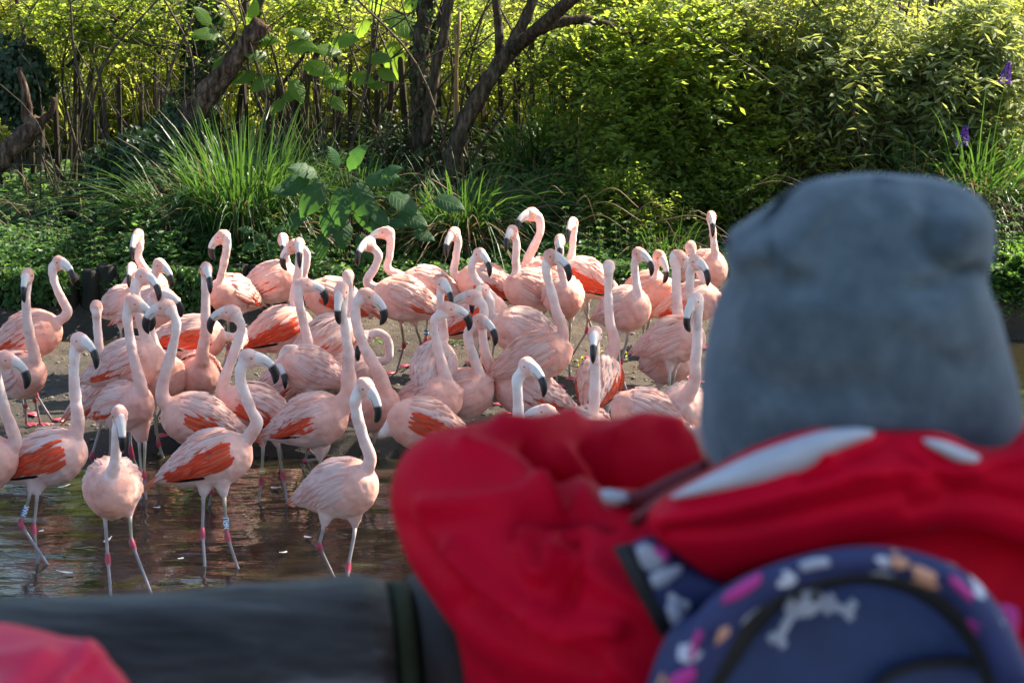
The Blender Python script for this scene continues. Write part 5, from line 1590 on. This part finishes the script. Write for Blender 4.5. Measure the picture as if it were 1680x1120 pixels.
    for y in yy:
        l, r_ = np.interp(y, ys_, [a_[1] for a_ in rows]), np.interp(y, ys_, [a_[2] for a_ in rows])
        cx_, hw = (l + r_) / 2, (r_ - l) / 2
        a_ = at_Y(cx_ - hw, y, 1.57); b_ = at_Y(cx_ + hw, y, 1.57); cc = (a_ + b_) / 2; w_ = (b_[0] - a_[0]) / 2
        dp = .118 * min(1, ((y - 283) / 190.) ** .62)
        for k in range(nn):
            an = 2 * math.pi * k / nn; ca, sa = math.cos(an), math.sin(an)
            e = .86
            x_ = math.copysign(abs(ca) ** e, ca) * w_; y_ = math.copysign(abs(sa) ** e, sa) * dp
            VH.append(cc + [x_, y_, 0])
    VH = np.array(VH) + off; n_r = len(yy)
    qq = proj(VH - off)
    for pts, w_, d_ in [([(1435, 286), (1440, 350), (1436, 420)], 9, .005), ([(1436, 420), (1440, 560), (1440, 700)], 10, .0018), ([(1310, 300), (1288, 340), (1250, 375), (1225, 395)], 14, .009), ([(1195, 405), (1250, 450), (1330, 470)], 20, .006),
                        ([(1590, 440), (1560, 465), (1500, 480)], 16, .007), ([(1470, 315), (1500, 350), (1560, 350)], 20, -.006), ([(1340, 330), (1300, 400), (1290, 440)], 24, -.008), ([(1205, 415), (1240, 400)], 34, -.012), ([(1555, 390), (1590, 360)], 44, -.012), ([(1305, 298), (1282, 345), (1262, 385), (1275, 440)], 11, .009), ([(1520, 345), (1522, 400), (1560, 445), (1612, 452)], 13, .009), ([(1200, 600), (1300, 640), (1420, 630)], 26, .004), ([(1490, 560), (1560, 600), (1640, 590)], 26, .003)]:
        L_ = resample(pts, 20); dist = np.sqrt(((qq[:, None] - L_[None]) ** 2).sum(2).min(1)); ft = (VH[:, 1] < 1.57 + off[1])
        VH[:, 1] += 2.2 * d_ * np.exp(-(dist / w_) ** 2) * ft
    fr_ = (VH[:, 1] < 1.57 + off[1]); VH[:, 1] -= .010 * (vnoise(VH * [1, 1, 1.6], 11) ** 2) * fr_
    VH += (np.stack([vnoise(VH + k, 13) for k in (1, 4, 8)], 1) - .5) * .006
    F_ = [[i * nn + j, (i + 1) * nn + j, (i + 1) * nn + (j + 1) % nn, i * nn + (j + 1) % nn] for i in range(n_r - 1) for j in range(nn)]
    VH = np.vstack([VH, VH[:nn].mean(0), VH[-nn:].mean(0) + [0, 0, .03]]); m0 = len(VH) - 2
    F_ += [[j, (j + 1) % nn, m0, m0] for j in range(nn)] + [[(n_r - 1) * nn + (j + 1) % nn, (n_r - 1) * nn + j, m0 + 1, m0 + 1] for j in range(nn)]
    link('knitted_hat', mesh_np('knitted_hat', VH, tri(np.array(F_))), hat_mat, t)
    return t


kid = child('child in red hooded jacket and grey blue knitted hat leaning on the rail', (0, 0, 0), M['jacket'], M['wool'], 1.86)
# hood folded down behind the neck
pil('hood', M['jacket'], kid, [(1074, 838), (1092, 812), (1150, 778), (1240, 738), (1340, 708), (1440, 699), (1530, 707), (1590, 735), (1640, 735), (1685, 702), (1780, 690), (1860, 720)],
    [(1074, 852), (1092, 885), (1138, 925), (1190, 946), (1260, 930), (1380, 893), (1480, 872), (1580, 866), (1660, 885), (1740, 930), (1860, 950)], 1.43, .045, .09, 120, 34, .42, 12, .014,
    creases=[([(1090, 850), (1200, 832), (1330, 800), (1460, 770), (1600, 775)], 16, .010), ([(1100, 872), (1230, 862), (1360, 832), (1480, 806)], 12, -.009), ([(1320, 780), (1380, 755), (1450, 725)], 14, -.010), ([(1470, 720), (1520, 765), (1560, 800)], 14, -.008), ([(1350, 745), (1400, 770), (1440, 775)], 12, .007), ([(1590, 760), (1660, 745), (1760, 740)], 18, .012), ([(1500, 830), (1600, 812), (1700, 830)], 16, -.009)])
V, F = pillow([(1030, 850), (1100, 800), (1200, 752), (1320, 712), (1440, 696), (1530, 700), (1605, 735)], [(1040, 868), (1110, 825), (1210, 780), (1330, 745), (1440, 730), (1530, 735), (1610, 760)], 1.46, .02, .03, 50, 8)
link('hood_rim', mesh_np('hood_rim', V, F), M['jacket_dark'], kid)
pil('hood_lining', M['lining'], kid, [(1100, 812), (1165, 778), (1250, 738), (1340, 708), (1400, 701), (1436, 705)], [(1108, 818), (1180, 812), (1260, 800), (1320, 776), (1375, 742), (1432, 716)], 1.40, .018, .03, 40, 8, .5, 6, .003)
pil('hood_lining', M['lining'], kid, [(1512, 718), (1545, 722), (1580, 735), (1610, 748)], [(1520, 730), (1548, 746), (1578, 760), (1606, 762)], 1.388, .012, .03, 20, 6, .5, 6)
pil('collar', M['jacket_dark'], kid, [(985, 806), (1040, 806), (1100, 778), (1160, 752)], [(990, 822), (1050, 840), (1110, 812), (1165, 775)], 1.53, .012, .02, 30, 6)
pil('collar_lining', M['lining'], kid, [(984, 804), (1000, 802), (1030, 808)], [(990, 822), (1010, 828), (1032, 822)], 1.515, .006, .01, 12, 5)

# backpack worn over the jacket
bp = thing('backpack', 'navy childs backpack with bone print and pink patches worn on the red jacket', 'backpack', (XC, 1.36, 2.5))
pil('pack_body', M['blue'], bp, [(1075, 1200), (1110, 1080), (1160, 1000), (1240, 948), (1340, 920), (1440, 915), (1540, 935), (1620, 990), (1670, 1080), (1700, 1200)],
    [(1075, 1500), (1110, 1750), (1200, 1800), (1400, 1810), (1600, 1800), (1660, 1750), (1700, 1500)], 1.40, .05, .04, 60, 40, .32, 8, .006)
V, F = pillow([(1072, 1130), (1120, 1040), (1180, 970), (1270, 925), (1380, 898), (1480, 900), (1580, 935), (1650, 1010), (1700, 1120)],
              [(1150, 1150), (1190, 1075), (1230, 1010), (1300, 968), (1390, 944), (1470, 946), (1550, 980), (1600, 1040), (1640, 1130)], 1.305, .012, .012, 70, 8, .35, 14)
link('padded_band', mesh_np('padded_band', V, F), M['navy_print'], bp)
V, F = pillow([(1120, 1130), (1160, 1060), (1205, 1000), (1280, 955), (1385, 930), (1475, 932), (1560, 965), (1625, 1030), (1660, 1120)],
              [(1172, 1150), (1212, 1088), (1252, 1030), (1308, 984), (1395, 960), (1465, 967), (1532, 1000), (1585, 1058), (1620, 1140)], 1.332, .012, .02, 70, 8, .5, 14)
link('band_lining', mesh_np('band_lining', V, F), M['black'], bp)  # black strip shaped to stand for the shadow gap under the band
pil('side_panel', M['blue'], bp, [(1040, 1200), (1075, 1080), (1110, 1020), (1150, 1000)], [(1075, 1300), (1100, 1200), (1130, 1120), (1165, 1070)], 1.385, .02, .05, 20, 10)
for top, bot, m_, Y_ in [  # patches on the band
        ([(1190, 972), (1215, 955), (1250, 935)], [(1180, 992), (1215, 980), (1248, 956)], 'print_p', 1.289),
        ([(1310, 922), (1335, 915), (1360, 914)], [(1315, 938), (1340, 932), (1362, 928)], 'print_w', 1.289),
        ([(1460, 914), (1475, 912), (1492, 920)], [(1462, 928), (1475, 934), (1490, 930)], 'print_o', 1.289),
        ([(1495, 925), (1515, 930), (1538, 942)], [(1497, 942), (1514, 955), (1534, 954)], 'print_o', 1.289),
        ([(1560, 940), (1580, 955), (1600, 975)], [(1556, 955), (1575, 972), (1592, 988)], 'print_p', 1.289),
        ([(1175, 1045), (1182, 1030), (1198, 1025)], [(1172, 1060), (1186, 1050), (1196, 1040)], 'print_o', 1.289),
        ([(1130, 1080), (1136, 1050), (1146, 1030)], [(1138, 1084), (1144, 1060), (1154, 1036)], 'print_p', 1.289),
        ([(1615, 1010), (1645, 990), (1675, 1000)], [(1605, 1075), (1630, 1085), (1662, 1075)], 'print_p', 1.335),
        ([(1100, 1108), (1125, 1095), (1140, 1090)], [(1098, 1130), (1125, 1125), (1142, 1110)], 'print_p', 1.29)]:
    pil('printed_patch', M[m_], bp, top, bot, Y_, .004, .004, 12, 6)
# skull and crossed bones printed on the pack
YB = 1.325
for (x0, y0, x1, y1) in [(1262, 1060, 1405, 990), (1290, 985, 1350, 1010)]:
    n_ = np.array([-(y1 - y0), x1 - x0]) / math.hypot(x1 - x0, y1 - y0) * 6
for pts in ([(1275, 1050), (1290, 1022), (1302, 1000)], [(1360, 990), (1380, 998), (1396, 1000)]):
    a_ = np.array(pts, float); d_ = unit(a_[-1] - a_[0]); n_ = np.array([d_[1], -d_[0]]) * 8
    pil('bone_print', M['print_w'], bp, [tuple(p + n_) for p in a_], [tuple(p - n_) for p in a_], YB, .003, .004, 12, 5, .5, 12)
    for e_, sg in ((a_[0], 1), (a_[-1], 1)):
        for q_ in (-1, 1):
            c_ = e_ + n_ * q_ * 1.1
            pil('bone_print', M['print_w'], bp, [(c_[0] - 10, c_[1]), (c_[0], c_[1] - 11), (c_[0] + 10, c_[1])], [(c_[0] - 10, c_[1]), (c_[0], c_[1] + 11), (c_[0] + 10, c_[1])], YB - .001, .003, .004, 10, 5)
pil('skull_print', M['print_w'], bp, [(1290, 985), (1303, 970), (1325, 966), (1347, 971), (1356, 985)], [(1292, 988), (1304, 1002), (1322, 1012), (1342, 1003), (1354, 990)], YB - .003, .003, .004, 20, 8)
for x_ in (1308, 1338):
    pil('skull_print', M['black'], bp, [(x_ - 9, 978), (x_, 968), (x_ + 9, 978)], [(x_ - 9, 978), (x_, 989), (x_ + 9, 978)], YB - .008, .003, .003, 10, 5)
V, F = pillow([(1420, 1130), (1470, 1092), (1550, 1076), (1640, 1082), (1720, 1100)], [(1425, 1150), (1475, 1108), (1550, 1094), (1640, 1104), (1720, 1125)], 1.345, .010, .01, 40, 6, .4)
link('zip_piping', mesh_np('zip_piping', V, F), M['black'], bp)
# shoulder strap
pil('shoulder_strap', M['navy_print'], bp, [(1030, 893), (1075, 880), (1130, 920), (1195, 962)], [(1085, 1040), (1105, 1040), (1135, 1018), (1185, 985)], 1.44, .02, .03, 24, 12, .4)
pil('strap_edge', M['black'], bp, [(1004, 897), (1018, 893), (1034, 890)], [(1084, 1046), (1094, 1040), (1104, 1032)], 1.432, .012, .02, 12, 10, .3)
for top, bot, m_ in [([(1042, 898), (1060, 890), (1085, 902)], [(1052, 930), (1070, 936), (1092, 925)], 'print_w'), ([(1072, 895), (1085, 895), (1100, 905)], [(1070, 915), (1082, 925), (1098, 918)], 'print_p'),
                     ([(1065, 945), (1085, 932), (1120, 925)], [(1072, 965), (1092, 960), (1118, 940)], 'print_w'), ([(1092, 995), (1100, 985), (1112, 990)], [(1100, 1022), (1112, 1026), (1124, 1018)], 'print_w')]:
    pil('printed_patch', M[m_], bp, top, bot, 1.418, .004, .003, 12, 6)

child('child in a bright pink red jacket at the lower left, sleeve only', at_Y(118, 1185, 1.45) - np.array([2 * XC - at_Y(738, 822, 1.665)[0], 1.665, at_Y(738, 822, 1.665)[2]]), M['jacket2'], M['navy'], 1.86,
      [([(60, 1130), (85, 1105), (120, 1080)], 16, -.016), ([(90, 1125), (140, 1065), (175, 1060)], 16, .012), ([(0, 1085), (40, 1080), (70, 1075)], 18, .008), ([(120, 1120), (160, 1095), (190, 1120)], 14, -.012), ([(125, 1035), (150, 1030), (180, 1050)], 16, .010)])

# unseen tree added on the viewing side so its crown shades rail and children
p0 = np.array([6.4, 2.6, gz(6.4, 2.6)])
t = thing('tree', 'added shade tree on the near bank above the rail, out of frame', 'tree', p0)
P = catmull([p0 - [0, 0, .3], p0 + [-.2, .1, 2.5], p0 + [-1.2, .6, 4.6], p0 + [-2.6, 1.0, 5.6]], 6)
g = Geo(); rough_tube(g, P, np.linspace(.2, .06, len(P)), np.random.RandomState(3), 14, .15); link('trunk', g.mesh('trunk'), M['bark'], t)  # trunk of the added shade tree
rr = np.random.RandomState(77)
lb = [(np.array([3.6, 4.2, 7.2]) + rnd_dir(rr, 1)[0] * np.array([3.2, 2.8, .9]) * rr.rand() ** .4, np.array([1.0, 1.0, .5])) for _ in range(30)]
V, F, TV, TF = foliage(rr, lb, 2600, 9, .6, .16, .11, .3, .2)
link('crown', mesh_np('crown', V, F, False), M['leaf_mid'], t)  # crown of the added shade tree
